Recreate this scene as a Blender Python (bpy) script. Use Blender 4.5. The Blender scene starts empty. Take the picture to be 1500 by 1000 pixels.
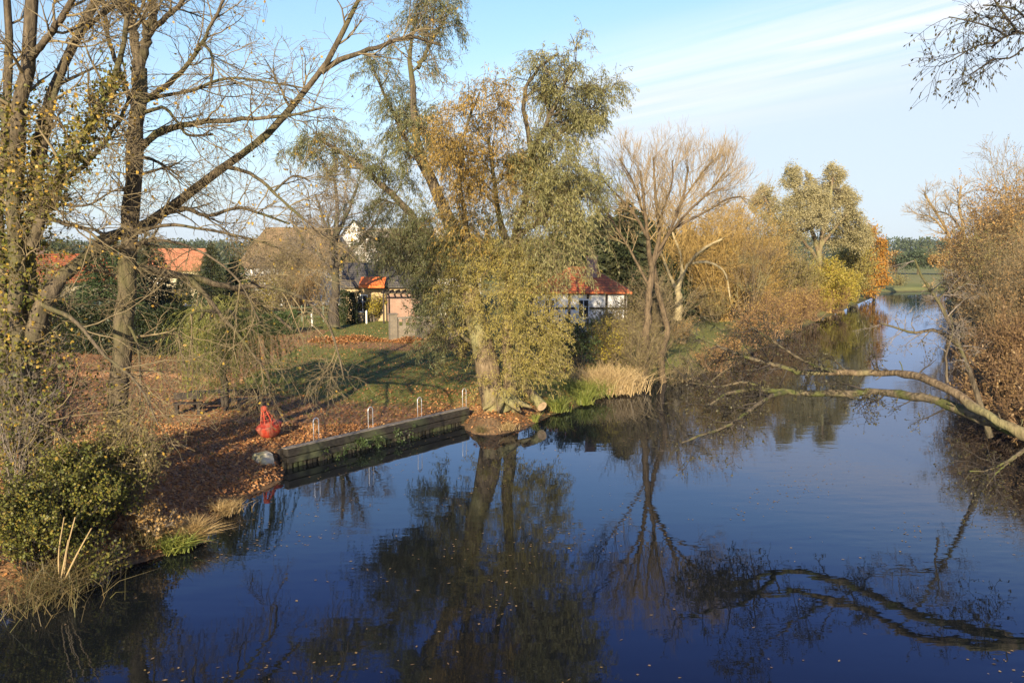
import bpy, math, random
import numpy as np
from mathutils import Vector, Matrix
rng = np.random.default_rng(7)
random.seed(7)
C = bpy.context.scene.collection
PI = math.pi
# ------------------------------------------------------------------ camera geometry
F = 1210.0; CAMZ = 7.0
TH = math.atan(125 / F); CT, ST = math.cos(TH), math.sin(TH)
def ray(px, py):
    a = (px - 750) / F; b = (500 - py) / F
    return np.array([a, CT + b * ST, -ST + b * CT])
def at(px, py, Y):
    r = ray(px, py); k = Y / r[1]
    return np.array([r[0] * k, Y, CAMZ + r[2] * k])
def gp(px, py, z=0.0):
    r = ray(px, py); k = (z - CAMZ) / r[2]
    return np.array([r[0] * k, r[1] * k, z])
def pxm(w, Y):
    return w * Y / F
# ------------------------------------------------------------------ mesh helpers
def mesh_np(name, V, Q, smooth=False, T=None):
    V = np.ascontiguousarray(V, dtype=np.float32)
    me = bpy.data.meshes.new(name)
    nq = 0 if Q is None else len(Q); nt = 0 if T is None else len(T)
    me.vertices.add(len(V)); me.vertices.foreach_set('co', V.ravel())
    idx = []; tot = []
    if nq: idx.append(np.asarray(Q, dtype=np.int32).ravel()); tot.append(np.full(nq, 4, np.int32))
    if nt: idx.append(np.asarray(T, dtype=np.int32).ravel()); tot.append(np.full(nt, 3, np.int32))
    idx = np.concatenate(idx); tot = np.concatenate(tot)
    me.loops.add(len(idx)); me.loops.foreach_set('vertex_index', idx)
    me.polygons.add(len(tot))
    start = np.concatenate([[0], np.cumsum(tot)[:-1]]).astype(np.int32)
    me.polygons.foreach_set('loop_start', start)
    try: me.polygons.foreach_set('loop_total', tot)
    except Exception: pass
    me.polygons.foreach_set('use_smooth', np.full(len(tot), smooth, dtype=bool))
    me.update(calc_edges=True); me.validate()
    return me
class Geo:
    def __init__(s): s.V = []; s.Q = []; s.T = []; s.n = 0
    def add(s, V, Q=None, T=None):
        V = np.asarray(V, float).reshape(-1, 3)
        if len(V) == 0: return s
        if Q is not None and len(Q): s.Q.append(np.asarray(Q, int).reshape(-1, 4) + s.n)
        if T is not None and len(T): s.T.append(np.asarray(T, int).reshape(-1, 3) + s.n)
        s.V.append(V); s.n += len(V); return s
    def box(s, c, d, rz=0.0, R=None):
        c = np.asarray(c, float); d = np.asarray(d, float) / 2
        v = np.array([[x, y, z] for z in (-1, 1) for y in (-1, 1) for x in (-1, 1)]) * d
        if R is None:
            a, b = math.cos(rz), math.sin(rz); R = np.array([[a, -b, 0], [b, a, 0], [0, 0, 1]])
        v = v @ np.asarray(R).T + c
        return s.add(v, [[0, 2, 3, 1], [4, 5, 7, 6], [0, 1, 5, 4], [2, 6, 7, 3], [0, 4, 6, 2], [1, 3, 7, 5]])
    def tubes(s, P, R, n=5, cap=False):
        P = np.asarray(P, float); R = np.asarray(R, float)
        if P.ndim == 2: P = P[None]; R = R[None]
        N, K = P.shape[:2]
        if N == 0: return s
        T = np.gradient(P, axis=1); T /= np.linalg.norm(T, axis=2, keepdims=True) + 1e-9
        m = T.mean(1); ref = np.zeros((N, 3)); ref[np.arange(N), np.argmin(np.abs(m), 1)] = 1
        U = np.cross(T, ref[:, None, :]); U /= np.linalg.norm(U, axis=2, keepdims=True) + 1e-9
        W = np.cross(T, U)
        a = np.arange(n) * 2 * PI / n
        V = P[:, :, None, :] + R[:, :, None, None] * (np.cos(a)[None, None, :, None] * U[:, :, None, :] + np.sin(a)[None, None, :, None] * W[:, :, None, :])
        base = (np.arange(N) * K * n)[:, None, None] + (np.arange(K - 1) * n)[None, :, None]
        j = np.arange(n)[None, None, :]; j2 = (np.arange(n) + 1)[None, None, :] % n
        Q = np.stack([base + j, base + j2, base + n + j2, base + n + j], -1).reshape(-1, 4)
        s.add(V.reshape(-1, 3), Q)
        if cap:
            n0 = s.n
            for i in range(N):
                for e in (0, K - 1):
                    ring = V[i, e]; c = ring.mean(0)
                    s.add(np.vstack([ring, c]), None, [[q, (q + 1) % n, n] for q in range(n)])
        return s
    def leaves(s, c, ax, wd, L, W):
        c = np.asarray(c); a = ax * L[:, None]; b = wd * W[:, None] * .5
        V = np.stack([c, c + a * .45 + b, c + a, c + a * .45 - b], 1)
        N = len(c); Q = np.arange(N * 4).reshape(N, 4)
        return s.add(V.reshape(-1, 3), Q)
    def lathe(s, prof, n=24, c=(0, 0, 0), R=None):
        prof = np.asarray(prof, float); a = np.arange(n) * 2 * PI / n
        V = np.stack([prof[:, 0:1] * np.cos(a), prof[:, 0:1] * np.sin(a), np.repeat(prof[:, 1:2], n, 1)], -1).reshape(-1, 3)
        if R is not None: V = V @ np.asarray(R).T
        V = V + np.asarray(c)
        K = len(prof); Q = []
        for k in range(K - 1):
            for j in range(n):
                Q.append([k * n + j, k * n + (j + 1) % n, (k + 1) * n + (j + 1) % n, (k + 1) * n + j])
        return s.add(V, Q)
    def mesh(s, name, off=None, smooth=False):
        V = np.concatenate(s.V)
        if off is not None: V = V - np.asarray(off)
        return mesh_np(name, V, np.concatenate(s.Q) if s.Q else None, smooth, np.concatenate(s.T) if s.T else None)
    def build(s, name, mat, parent=None, off=None, smooth=False, label=None):
        if off is None and parent is not None and parent.get('_off') is not None: off = np.array(parent['_off'])
        me = s.mesh(name, off, smooth); me.materials.append(mat)
        o = bpy.data.objects.new(name, me); C.objects.link(o)
        if parent is not None: o.parent = parent
        if label: o['label'] = label
        return o
def thing(name, label, cat, loc=(0, 0, 0), group=None, world=True, rz=0.0):
    o = bpy.data.objects.new(name, None); C.objects.link(o); o.empty_display_size = .2
    o.location = loc; o.rotation_euler = (0, 0, rz); o['label'] = label; o['category'] = cat
    if world: o['_off'] = [float(v) for v in loc]
    if group: o['group'] = group
    return o
def tag(o, label, cat, group=None):
    o['label'] = label; o['category'] = cat
    if group: o['group'] = group
    return o
def dup(root, loc, rz=0.0, sc=1.0, label=None, group=None):
    r = root.copy(); C.objects.link(r); r.location = loc; r.rotation_euler = (0, 0, rz)
    r.scale = (sc, sc, sc) if np.isscalar(sc) else sc
    if label: r['label'] = label
    if group: r['group'] = group
    for ch in list(root.children):
        c = ch.copy(); C.objects.link(c); c.parent = r
        for g in ch.children:
            d = g.copy(); C.objects.link(d); d.parent = c
    return r
# ------------------------------------------------------------------ materials
def newmat(name):
    m = bpy.data.materials.new(name); m.use_nodes = True
    nt = m.node_tree; nt.nodes.clear()
    out = nt.nodes.new('ShaderNodeOutputMaterial')
    return m, nt, out
def N(nt, t, **kw):
    n = nt.nodes.new(t)
    for k, v in kw.items():
        if k in n.inputs.keys(): n.inputs[k].default_value = v
        else: setattr(n, k, v)
    return n
def ramp(nt, stops, interp='LINEAR'):
    n = nt.nodes.new('ShaderNodeValToRGB'); e = n.color_ramp; e.interpolation = interp
    while len(e.elements) > 1: e.elements.remove(e.elements[-1])
    for i, (p, c) in enumerate(stops):
        el = e.elements[0] if i == 0 else e.elements.new(p)
        el.position = p; el.color = (c[0], c[1], c[2], 1)
    return n
def leafmat(name, cols, trans=.35, nscale=.5, nmix=.35, alt=None):
    m, nt, out = newmat(name); L = nt.links
    g = N(nt, 'ShaderNodeNewGeometry')
    r = ramp(nt, [(i / max(1, len(cols) - 1), c) for i, c in enumerate(cols)])
    L.new(g.outputs['Random Per Island'], r.inputs['Fac'])
    col = r.outputs['Color']
    tc = N(nt, 'ShaderNodeTexCoord'); no = N(nt, 'ShaderNodeTexNoise', Scale=nscale, Detail=3.0)
    L.new(tc.outputs['Object'], no.inputs['Vector'])
    a = alt or tuple(min(1, x * .45) for x in cols[0])
    mp = N(nt, 'ShaderNodeMapRange'); mp.inputs['From Min'].default_value = .42; mp.inputs['From Max'].default_value = .62
    mp.inputs['To Max'].default_value = nmix
    L.new(no.outputs['Fac'], mp.inputs['Value'])
    mx = N(nt, 'ShaderNodeMixRGB'); mx.inputs['Color2'].default_value = (*a, 1)
    L.new(mp.outputs['Result'], mx.inputs['Fac']); L.new(col, mx.inputs['Color1'])
    d = N(nt, 'ShaderNodeBsdfDiffuse'); t = N(nt, 'ShaderNodeBsdfTranslucent'); ms = N(nt, 'ShaderNodeMixShader')
    ms.inputs['Fac'].default_value = trans
    L.new(mx.outputs['Color'], d.inputs['Color']); L.new(mx.outputs['Color'], t.inputs['Color'])
    L.new(d.outputs[0], ms.inputs[1]); L.new(t.outputs[0], ms.inputs[2])
    gl = N(nt, 'ShaderNodeBsdfGlossy'); gl.inputs['Roughness'].default_value = .45
    m2 = N(nt, 'ShaderNodeMixShader'); m2.inputs['Fac'].default_value = .02
    L.new(ms.outputs[0], m2.inputs[1]); L.new(gl.outputs[0], m2.inputs[2]); L.new(m2.outputs[0], out.inputs['Surface'])
    return m
def surf(name, c1, c2, scale=4.0, rough=.8, stretch=(1, 1, 1), bump=.3, bdist=.02, detail=8, metallic=0.0, c3=None, spec=.3, s3=.6):
    m, nt, out = newmat(name); L = nt.links
    tc = N(nt, 'ShaderNodeTexCoord'); mp = N(nt, 'ShaderNodeMapping'); mp.inputs['Scale'].default_value = stretch
    L.new(tc.outputs['Object'], mp.inputs['Vector'])
    no = N(nt, 'ShaderNodeTexNoise', Scale=scale, Detail=float(detail)); no.inputs['Roughness'].default_value = .65
    L.new(mp.outputs[0], no.inputs['Vector'])
    r = ramp(nt, [(.33, c1), (.67, c2)]); L.new(no.outputs['Fac'], r.inputs['Fac'])
    col = r.outputs['Color']
    if c3 is not None:
        n3 = N(nt, 'ShaderNodeTexNoise', Scale=s3, Detail=5.0); L.new(tc.outputs['Object'], n3.inputs['Vector'])
        r3 = ramp(nt, [(.48, (0, 0, 0)), (.62, (1, 1, 1))]); L.new(n3.outputs['Fac'], r3.inputs['Fac'])
        mx = N(nt, 'ShaderNodeMixRGB'); mx.inputs['Color2'].default_value = (*c3, 1)
        L.new(r3.outputs['Color'], mx.inputs['Fac']); L.new(col, mx.inputs['Color1']); col = mx.outputs['Color']
    p = N(nt, 'ShaderNodeBsdfPrincipled'); p.inputs['Roughness'].default_value = rough; p.inputs['Metallic'].default_value = metallic
    p.inputs['Specular IOR Level'].default_value = spec
    L.new(col, p.inputs['Base Color'])
    b = N(nt, 'ShaderNodeBump'); b.inputs['Strength'].default_value = bump; b.inputs['Distance'].default_value = bdist
    L.new(no.outputs['Fac'], b.inputs['Height']); L.new(b.outputs[0], p.inputs['Normal'])
    L.new(p.outputs[0], out.inputs['Surface'])
    return m
def brickmat(name, c1, c2, mortar, sx, sy, bump=.4, off=.5, msize=.02):
    m, nt, out = newmat(name); L = nt.links
    tc = N(nt, 'ShaderNodeTexCoord'); br = N(nt, 'ShaderNodeTexBrick'); br.offset = off
    sp = N(nt, 'ShaderNodeSeparateXYZ'); cb = N(nt, 'ShaderNodeCombineXYZ'); ad = N(nt, 'ShaderNodeMath', operation='ADD')
    L.new(tc.outputs['Object'], sp.inputs[0]); L.new(sp.outputs['X'], ad.inputs[0]); L.new(sp.outputs['Y'], ad.inputs[1])
    L.new(ad.outputs[0], cb.inputs['X']); L.new(sp.outputs['Z'], cb.inputs['Y']); L.new(cb.outputs[0], br.inputs['Vector'])
    br.inputs['Color1'].default_value = (*c1, 1); br.inputs['Color2'].default_value = (*c2, 1); br.inputs['Mortar'].default_value = (*mortar, 1)
    br.inputs['Scale'].default_value = 1; br.inputs['Brick Width'].default_value = sx; br.inputs['Row Height'].default_value = sy
    br.inputs['Mortar Size'].default_value = msize
    no = N(nt, 'ShaderNodeTexNoise', Scale=1.3, Detail=6.0); L.new(tc.outputs['Object'], no.inputs['Vector'])
    mx = N(nt, 'ShaderNodeMixRGB', blend_type='MULTIPLY'); mx.inputs['Fac'].default_value = .7
    r = ramp(nt, [(.3, (.6, .58, .55)), (.7, (1.15, 1.1, 1.05))]); L.new(no.outputs['Fac'], r.inputs['Fac'])
    L.new(br.outputs['Color'], mx.inputs['Color1']); L.new(r.outputs['Color'], mx.inputs['Color2'])
    p = N(nt, 'ShaderNodeBsdfPrincipled'); p.inputs['Roughness'].default_value = .85
    L.new(mx.outputs['Color'], p.inputs['Base Color'])
    b = N(nt, 'ShaderNodeBump'); b.inputs['Strength'].default_value = bump; b.inputs['Distance'].default_value = .03; b.invert = True
    L.new(br.outputs['Fac'], b.inputs['Height']); L.new(b.outputs[0], p.inputs['Normal']); L.new(p.outputs[0], out.inputs['Surface'])
    return m
def plain(name, c, rough=.5, metallic=0.0, spec=.5):
    m, nt, out = newmat(name); p = N(nt, 'ShaderNodeBsdfPrincipled')
    p.inputs['Base Color'].default_value = (*c, 1); p.inputs['Roughness'].default_value = rough; p.inputs['Metallic'].default_value = metallic
    p.inputs['Specular IOR Level'].default_value = spec
    nt.links.new(p.outputs[0], out.inputs['Surface']); return m
ST_ = (1, 1, .22)
M = {}
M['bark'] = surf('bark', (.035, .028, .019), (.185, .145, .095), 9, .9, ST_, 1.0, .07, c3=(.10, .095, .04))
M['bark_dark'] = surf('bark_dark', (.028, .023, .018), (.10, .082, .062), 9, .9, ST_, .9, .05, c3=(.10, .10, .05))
M['bark_lit'] = surf('bark_pale_lit', (.07, .05, .028), (.27, .20, .12), 9, .9, ST_, 1.0, .09, c3=(.24, .22, .10))  # pale bark; the willow trunk's sunlit tan is put into the colour
M['bark_log'] = surf('bark_log', (.03, .026, .017), (.22, .175, .11), 7, .95, (.5, 1, 1), 1.0, .08, c3=(.09, .10, .03), s3=1.8)
M['bark_red'] = surf('bark_red', (.06, .043, .026), (.20, .145, .088), 8, .9, ST_, .9, .05)
M['twig_tan'] = surf('twig_tan', (.12, .09, .05), (.27, .215, .12), 3, .8, (1, 1, 1), 0)
M['twig_grey'] = surf('twig_grey', (.10, .085, .07), (.26, .22, .18), 3, .8, (1, 1, 1), 0)
M['twig_olive'] = surf('twig_olive', (.13, .13, .035), (.26, .25, .08), 3, .8, (1, 1, 1), 0)
M['twig_pale'] = surf('twig_pale', (.24, .19, .10), (.46, .38, .21), 3, .8, (1, 1, 1), 0)
M['twig_dark'] = surf('twig_dark', (.022, .019, .016), (.07, .058, .048), 3, .8, (1, 1, 1), 0)
M['twig_pink'] = surf('twig_pink', (.17, .125, .065), (.35, .26, .14), 3, .8, (1, 1, 1), 0)
M['twig_gold'] = surf('twig_gold', (.22, .14, .045), (.38, .26, .09), 3, .8, (1, 1, 1), 0)
M['twig_rust'] = surf('twig_rust', (.13, .08, .045), (.28, .175, .09), 3, .8, (1, 1, 1), 0)
M['wood_old'] = surf('wood_old', (.012, .011, .009), (.055, .048, .04), 6, .85, (1, 1, 6), .6, .02, c3=(.09, .10, .05))
M['wood_cap'] = surf('wood_cap', (.10, .09, .075), (.32, .28, .23), 6, .85, (1, 1, 6), .6, .02)
M['pile'] = surf('pile_wood', (.012, .011, .008), (.07, .06, .042), 7, .85, (3, 3, .4), .6, .02, c3=(.06, .07, .03), s3=2)
M['concrete'] = surf('concrete', (.40, .36, .28), (.62, .57, .45), 5, .9, (1, 1, 1), .6, .03, c3=(.30, .28, .16), s3=2)
M['wall_cap'] = surf('wall_cap', (.16, .14, .11), (.28, .25, .2), 5, .9, (1, 1, 1), .5, .02)
M['cutwood'] = surf('cut_wood', (.45, .31, .17), (.62, .46, .28), 6, .8, (1, 1, 1), .2)
M['metal'] = surf('galvanised', (.55, .56, .57), (.72, .73, .74), 8, .35, (1, 1, 1), .05, .002, metallic=.6)
M['red_paint'] = surf('red_paint', (.40, .04, .022), (.52, .075, .04), 6, .6, (1, 1, 1), .25, .006, c3=(.40, .13, .08), s3=4, spec=.3)
M['white_wall'] = surf('white_render', (.66, .65, .62), (.80, .79, .77), 3, .9, (1, 1, 1), .2, .01)
M['cream_wall'] = surf('cream_render', (.52, .45, .30), (.66, .58, .40), 3, .9, (1, 1, 1), .2, .01)
M['ochre_wall'] = surf('ochre_render', (.38, .28, .16), (.50, .38, .22), 3, .9, (1, 1, 1), .2, .01)
M['timber'] = surf('timber_dark', (.025, .02, .018), (.06, .05, .04), 6, .8, (1, 1, 1), .2)
M['tile_red'] = brickmat('tile_red', (.62, .15, .045), (.72, .22, .07), (.28, .07, .03), .22, .17, .6)
M['tile_orange'] = brickmat('tile_orange', (.52, .20, .10), (.60, .26, .14), (.30, .12, .06), .22, .17, .6)
M['tile_brown'] = brickmat('tile_brown', (.24, .165, .085), (.33, .23, .12), (.11, .08, .05), .22, .17, .6)
M['tile_grey'] = brickmat('tile_grey', (.085, .08, .075), (.13, .12, .11), (.04, .04, .04), .22, .17, .6)
M['fibre_sheet'] = surf('fibre_sheet', (.36, .31, .22), (.52, .46, .35), 2, .9, (1, 1, 1), .2, c3=(.28, .27, .17))
M['brick'] = brickmat('brick_red', (.30, .10, .06), (.40, .16, .10), (.34, .30, .25), .24, .08, .4)
M['brick_tan'] = brickmat('brick_tan', (.20, .17, .125), (.27, .225, .165), (.20, .18, .15), .3, .14, .4)
M['glass'] = plain('window_glass', (.02, .025, .03), .06)
M['white_paint'] = plain('white_paint', (.78, .78, .76), .5)
M['awning'] = surf('awning_cloth', (.70, .16, .04), (.80, .22, .06), 4, .8)
M['dark_wood'] = surf('dark_wood', (.02, .016, .013), (.06, .045, .035), 6, .7)
M['wire'] = plain('fence_green', (.10, .14, .09), .6)
# leaves
M['l_willow'] = leafmat('leaf_willow', [(.21, .20, .075), (.32, .30, .12), (.42, .38, .17), (.25, .25, .105)], .4, .5, .5, (.16, .17, .07))
M['l_willow_dk'] = leafmat('leaf_willow_green', [(.16, .175, .07), (.25, .255, .115), (.33, .32, .16)], .4, .5, .5, (.10, .12, .05))
M['l_golden'] = leafmat('leaf_golden', [(.42, .26, .055), (.52, .34, .08), (.36, .27, .08), (.48, .28, .06)], .35, .7, .5, (.22, .16, .05))
M['l_yelgreen'] = leafmat('leaf_yellow_green', [(.38, .32, .075), (.50, .41, .11), (.30, .27, .08), (.42, .32, .09)], .4, .8, .5, (.23, .21, .075))
M['l_ivy'] = leafmat('leaf_ivy', [(.05, .075, .02), (.11, .13, .03), (.20, .18, .04), (.07, .09, .025)], .2, 1.5, .5, (.30, .22, .04))
M['l_weep'] = leafmat('leaf_weeping', [(.20, .22, .055), (.33, .33, .08), (.12, .15, .04), (.42, .38, .10)], .4, 1.6, .6, (.07, .09, .03))
M['l_yellow'] = leafmat('leaf_yellow', [(.55, .36, .05), (.62, .42, .08), (.45, .26, .05)], .4)
M['l_bush'] = leafmat('leaf_bush', [(.12, .14, .03), (.20, .20, .04), (.29, .26, .05), (.075, .095, .025), (.34, .24, .05)], .3, 1.2, .5, (.07, .08, .03))
M['l_dark'] = leafmat('leaf_dark_hedge', [(.02, .03, .013), (.035, .05, .02), (.05, .06, .025)], .15, 1.0, .4)
M['l_green'] = leafmat('leaf_green', [(.05, .085, .03), (.08, .12, .04), (.10, .13, .05)], .25, .8, .4)
M['l_thuja'] = leafmat('leaf_thuja', [(.045, .075, .03), (.075, .11, .045), (.10, .12, .05)], .2, .8, .4)
M['l_spruce'] = leafmat('leaf_spruce', [(.028, .04, .02), (.05, .065, .03), (.075, .08, .035)], .12, .4, .4, (.07, .06, .03))
M['l_bluespruce'] = leafmat('leaf_blue_spruce', [(.06, .085, .075), (.09, .12, .11)], .12, .6, .4)
M['l_poplar'] = leafmat('leaf_grey_green', [(.38, .33, .17), (.47, .41, .22), (.53, .46, .25), (.42, .38, .20)], .4, .25, .5, (.31, .28, .14))
M['l_orange'] = leafmat('leaf_orange', [(.48, .22, .035), (.55, .30, .05), (.42, .17, .03), (.50, .33, .08)], .35, .4, .4)
M['l_gold2'] = leafmat('leaf_ochre', [(.50, .32, .07), (.58, .39, .11), (.42, .30, .10)], .4, .4, .4, (.36, .26, .11))
M['l_lemon'] = leafmat('leaf_lemon', [(.42, .35, .055), (.50, .40, .07), (.34, .30, .06)], .35, .5, .4)
M['l_rust'] = leafmat('leaf_rust', [(.46, .25, .075), (.54, .32, .10), (.38, .24, .09), (.48, .33, .14)], .38, .3, .5, (.33, .25, .12))
M['l_brown'] = leafmat('leaf_brown', [(.27, .17, .07), (.36, .23, .10), (.21, .14, .065), (.40, .28, .13)], .3, .5, .5)
M['l_olive'] = leafmat('leaf_olive', [(.26, .225, .08), (.36, .29, .11), (.22, .205, .075)], .35, .5, .5)
M['l_litter'] = leafmat('leaf_litter', [(.40, .17, .06), (.52, .25, .09), (.30, .135, .06), (.58, .34, .15), (.20, .10, .05)], .1, .5, .2)
M['l_float'] = leafmat('leaf_float', [(.32, .20, .09), (.42, .30, .16), (.22, .14, .08), (.36, .24, .07)], .0)
M['l_alder'] = leafmat('leaf_alder_dark', [(.045, .04, .02), (.07, .065, .03), (.10, .085, .03)], .2)
M['l_forest'] = leafmat('leaf_pine_forest', [(.05, .075, .045), (.075, .10, .055), (.065, .09, .05)], .1, .02, .4, (.10, .11, .05))
M['g_brown'] = leafmat('grass_brown', [(.14, .11, .05), (.20, .15, .07), (.11, .11, .04), (.26, .18, .08)], .25, 2, .3)
M['g_dry'] = leafmat('grass_dry', [(.45, .32, .14), (.55, .40, .19), (.36, .24, .10)], .3, 2, .3)
M['g_reed'] = leafmat('grass_reed', [(.55, .40, .19), (.62, .47, .25), (.46, .33, .16)], .3, 2, .3)
M['g_green'] = leafmat('grass_green', [(.16, .20, .04), (.24, .28, .06), (.32, .30, .08)], .35, 2, .3)
M['g_lawn'] = leafmat('grass_lawn', [(.10, .125, .03), (.16, .17, .045), (.20, .17, .06), (.09, .12, .03)], .3, .3, .4, (.16, .11, .04))
# ------------------------------------------------------------------ plant growing
def nrm(v): return v / (np.linalg.norm(v, axis=-1, keepdims=True) + 1e-9)
def spline(pts, K):
    P = np.asarray(pts, float); n = len(P)
    Q = np.vstack([2 * P[0] - P[1], P, 2 * P[-1] - P[-2]])
    d = np.concatenate([[0], np.cumsum(np.linalg.norm(np.diff(P[:, :3], axis=0), axis=1))]); u = np.linspace(0, d[-1], K)
    i = np.clip(np.searchsorted(d, u, side='right') - 1, 0, n - 2); t = ((u - d[i]) / (d[i + 1] - d[i]))[:, None]
    p0, p1, p2, p3 = Q[i], Q[i + 1], Q[i + 2], Q[i + 3]
    return .5 * (2 * p1 + (p2 - p0) * t + (2 * p0 - 5 * p1 + 4 * p2 - p3) * t * t + (3 * p1 - p0 - 3 * p2 + p3) * t ** 3)
def limbs(lst, K=18, jit=.2):
    """lst: [(list of (px,py,Y), w0, w1)], widths in photo pixels -> P (N,K,3), R (N,K)"""
    Ps, Rs = [], []
    for pts, w0, w1 in lst:
        X = np.array([at(*p) for p in pts]); Y = X[:, 1]
        S = spline(X, K); r0 = pxm(w0, Y[0]) / 2; r1 = pxm(w1, Y[-1]) / 2
        R = r0 + (r1 - r0) * np.linspace(0, 1, K) ** .75
        S[1:-1] += rng.normal(0, 1, (K - 2, 3)) * R[1:-1, None] * jit
        R = R * (1 + rng.normal(0, .06, K))
        Ps.append(S); Rs.append(R)
    return np.array(Ps), np.array(Rs)
def grow(P, R, n, L, ang=(25, 60), K=6, up=.06, wig=.16, r=.6, rmin=.004, t=(.2, .98), lt=.4, bias=None):
    N_, K0 = P.shape[:2]; M_ = N_ * n
    if M_ == 0: return np.zeros((0, K, 3)), np.zeros((0, K))
    pi = np.repeat(np.arange(N_), n); tt = rng.uniform(t[0], t[1], M_); f = tt * (K0 - 1); i = np.clip(f.astype(int), 0, K0 - 2); w = (f - i)[:, None]
    p = P[pi, i] * (1 - w) + P[pi, i + 1] * w; T = nrm(P[pi, i + 1] - P[pi, i]); rad = R[pi, i] * (1 - w[:, 0]) + R[pi, i + 1] * w[:, 0]
    ref = np.where(np.abs(T[:, 2:3]) < .9, np.array([[0, 0, 1.]]), np.array([[1., 0, 0]])); U = nrm(np.cross(T, ref)); V = np.cross(T, U)
    a = np.radians(rng.uniform(ang[0], ang[1], M_))[:, None]; ph = rng.uniform(0, 2 * PI, M_)[:, None]
    d = np.cos(a) * T + np.sin(a) * (np.cos(ph) * U + np.sin(ph) * V)
    if bias is not None: d = nrm(d + np.asarray(bias))
    ln = rng.uniform(L[0], L[1], M_) * (1 - lt * tt); st = (ln / (K - 1))[:, None]
    out = np.zeros((M_, K, 3)); out[:, 0] = p
    for k in range(1, K):
        d = nrm(d + np.array([0, 0, up]) + rng.normal(0, wig, (M_, 3))); p = p + d * st; out[:, k] = p
    r0 = np.maximum(np.minimum(rad * r, ln * .035), rmin)[:, None]
    Rr = r0 + (rmin - r0) * np.linspace(0, 1, K)[None]
    return out, Rr
def pick(P, R, frac):
    m = rng.random(len(P)) < frac; return P[m], R[m]
def leaves_on(g, P, n, L, W, droop=.3, spread=.05, t=(.1, 1.0)):
    N_, K0 = P.shape[:2]; M_ = int(N_ * n)
    if M_ == 0: return
    pi = rng.integers(0, N_, M_); f = rng.uniform(t[0], t[1], M_) * (K0 - 1); i = np.clip(f.astype(int), 0, K0 - 2); w = (f - i)[:, None]
    c = P[pi, i] * (1 - w) + P[pi, i + 1] * w + rng.normal(0, spread, (M_, 3)); T = nrm(P[pi, i + 1] - P[pi, i])
    ax = nrm(T * .5 + rng.normal(0, .6, (M_, 3)) + np.array([0, 0, -droop])); wd = nrm(np.cross(ax, rng.normal(0, 1, (M_, 3))))
    g.leaves(c, ax, wd, rng.uniform(.7, 1.25, M_) * L, rng.uniform(.7, 1.25, M_) * W)
def clump_leaves(g, c, rad, n, L, W, per=45, cs=.16, droop=.2, shell=.55, zcut=None):
    c = np.asarray(c, float); rad = np.asarray(rad, float); nc = max(3, n // per)
    d = nrm(rng.normal(0, 1, (nc, 3))); u = (shell + (1 - shell) * rng.random(nc)) ** 1.0 * rng.uniform(.75, 1.08, nc)
    cc = c + d * rad * u[:, None]
    pi = rng.integers(0, nc, n); s = rad * cs * rng.uniform(.6, 1.4, nc)[pi][:, None]
    p = cc[pi] + rng.normal(0, 1, (n, 3)) * s
    if zcut is not None: p[:, 2] = np.maximum(p[:, 2], zcut + rng.random(n) * .1)
    ax = nrm(nrm(p - c) * .5 + rng.normal(0, .7, (n, 3)) + np.array([0, 0, -droop])); wd = nrm(np.cross(ax, rng.normal(0, 1, (n, 3))))
    g.leaves(p, ax, wd, rng.uniform(.7, 1.25, n) * L, rng.uniform(.7, 1.25, n) * W)
    return cc
def blades(g, base, H, W, lean=.3, K=3):
    n = len(base); d = nrm(np.concatenate([rng.normal(0, lean, (n, 2)), np.ones((n, 1))], 1))
    sd = nrm(np.cross(d, rng.normal(0, 1, (n, 3)))); h = rng.uniform(.5, 1.1, n)[:, None] * H
    fall = np.concatenate([d[:, :2] * h * rng.uniform(.3, 1.0, n)[:, None], -h * .12], 1)
    w = (W * rng.uniform(.7, 1.3, n))[:, None] * sd * .5
    p1 = base + d * h * .55; p2 = base + d * h + fall
    V = np.stack([base - w, base + w, p1 + w * .8, p1 - w * .8, p2 + w * .1, p2 - w * .1], 1).reshape(-1, 3)
    o = (np.arange(n) * 6)[:, None]
    Q = np.concatenate([o + np.array([[0, 1, 2, 3]]), o + np.array([[3, 2, 4, 5]])], 0)
    g.add(V, Q)
def fan(base, n, H, spread, K=7, up=.05, wig=.08, r0=.03, r1=.008, br=.15, hvar=.35):
    """n stems fanning up from a base point"""
    base = np.asarray(base, float)
    az = rng.uniform(0, 2 * PI, n); tl = np.abs(rng.normal(0, spread, n))
    d = nrm(np.stack([np.cos(az) * tl, np.sin(az) * tl, np.ones(n)], 1))
    p = base + np.concatenate([rng.normal(0, br, (n, 2)), np.zeros((n, 1)) - .1], 1); ln = H * rng.uniform(1 - hvar, 1.05, n) ; st = (ln / (K - 1))[:, None]
    out = np.zeros((n, K, 3)); out[:, 0] = p
    for k in range(1, K):
        d = nrm(d + np.array([0, 0, up]) + rng.normal(0, wig, (n, 3))); p = p + d * st; out[:, k] = p
    R = r0 * rng.uniform(.7, 1.2, n)[:, None] * np.linspace(1, 0, K)[None] + r1
    return out, R
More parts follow.
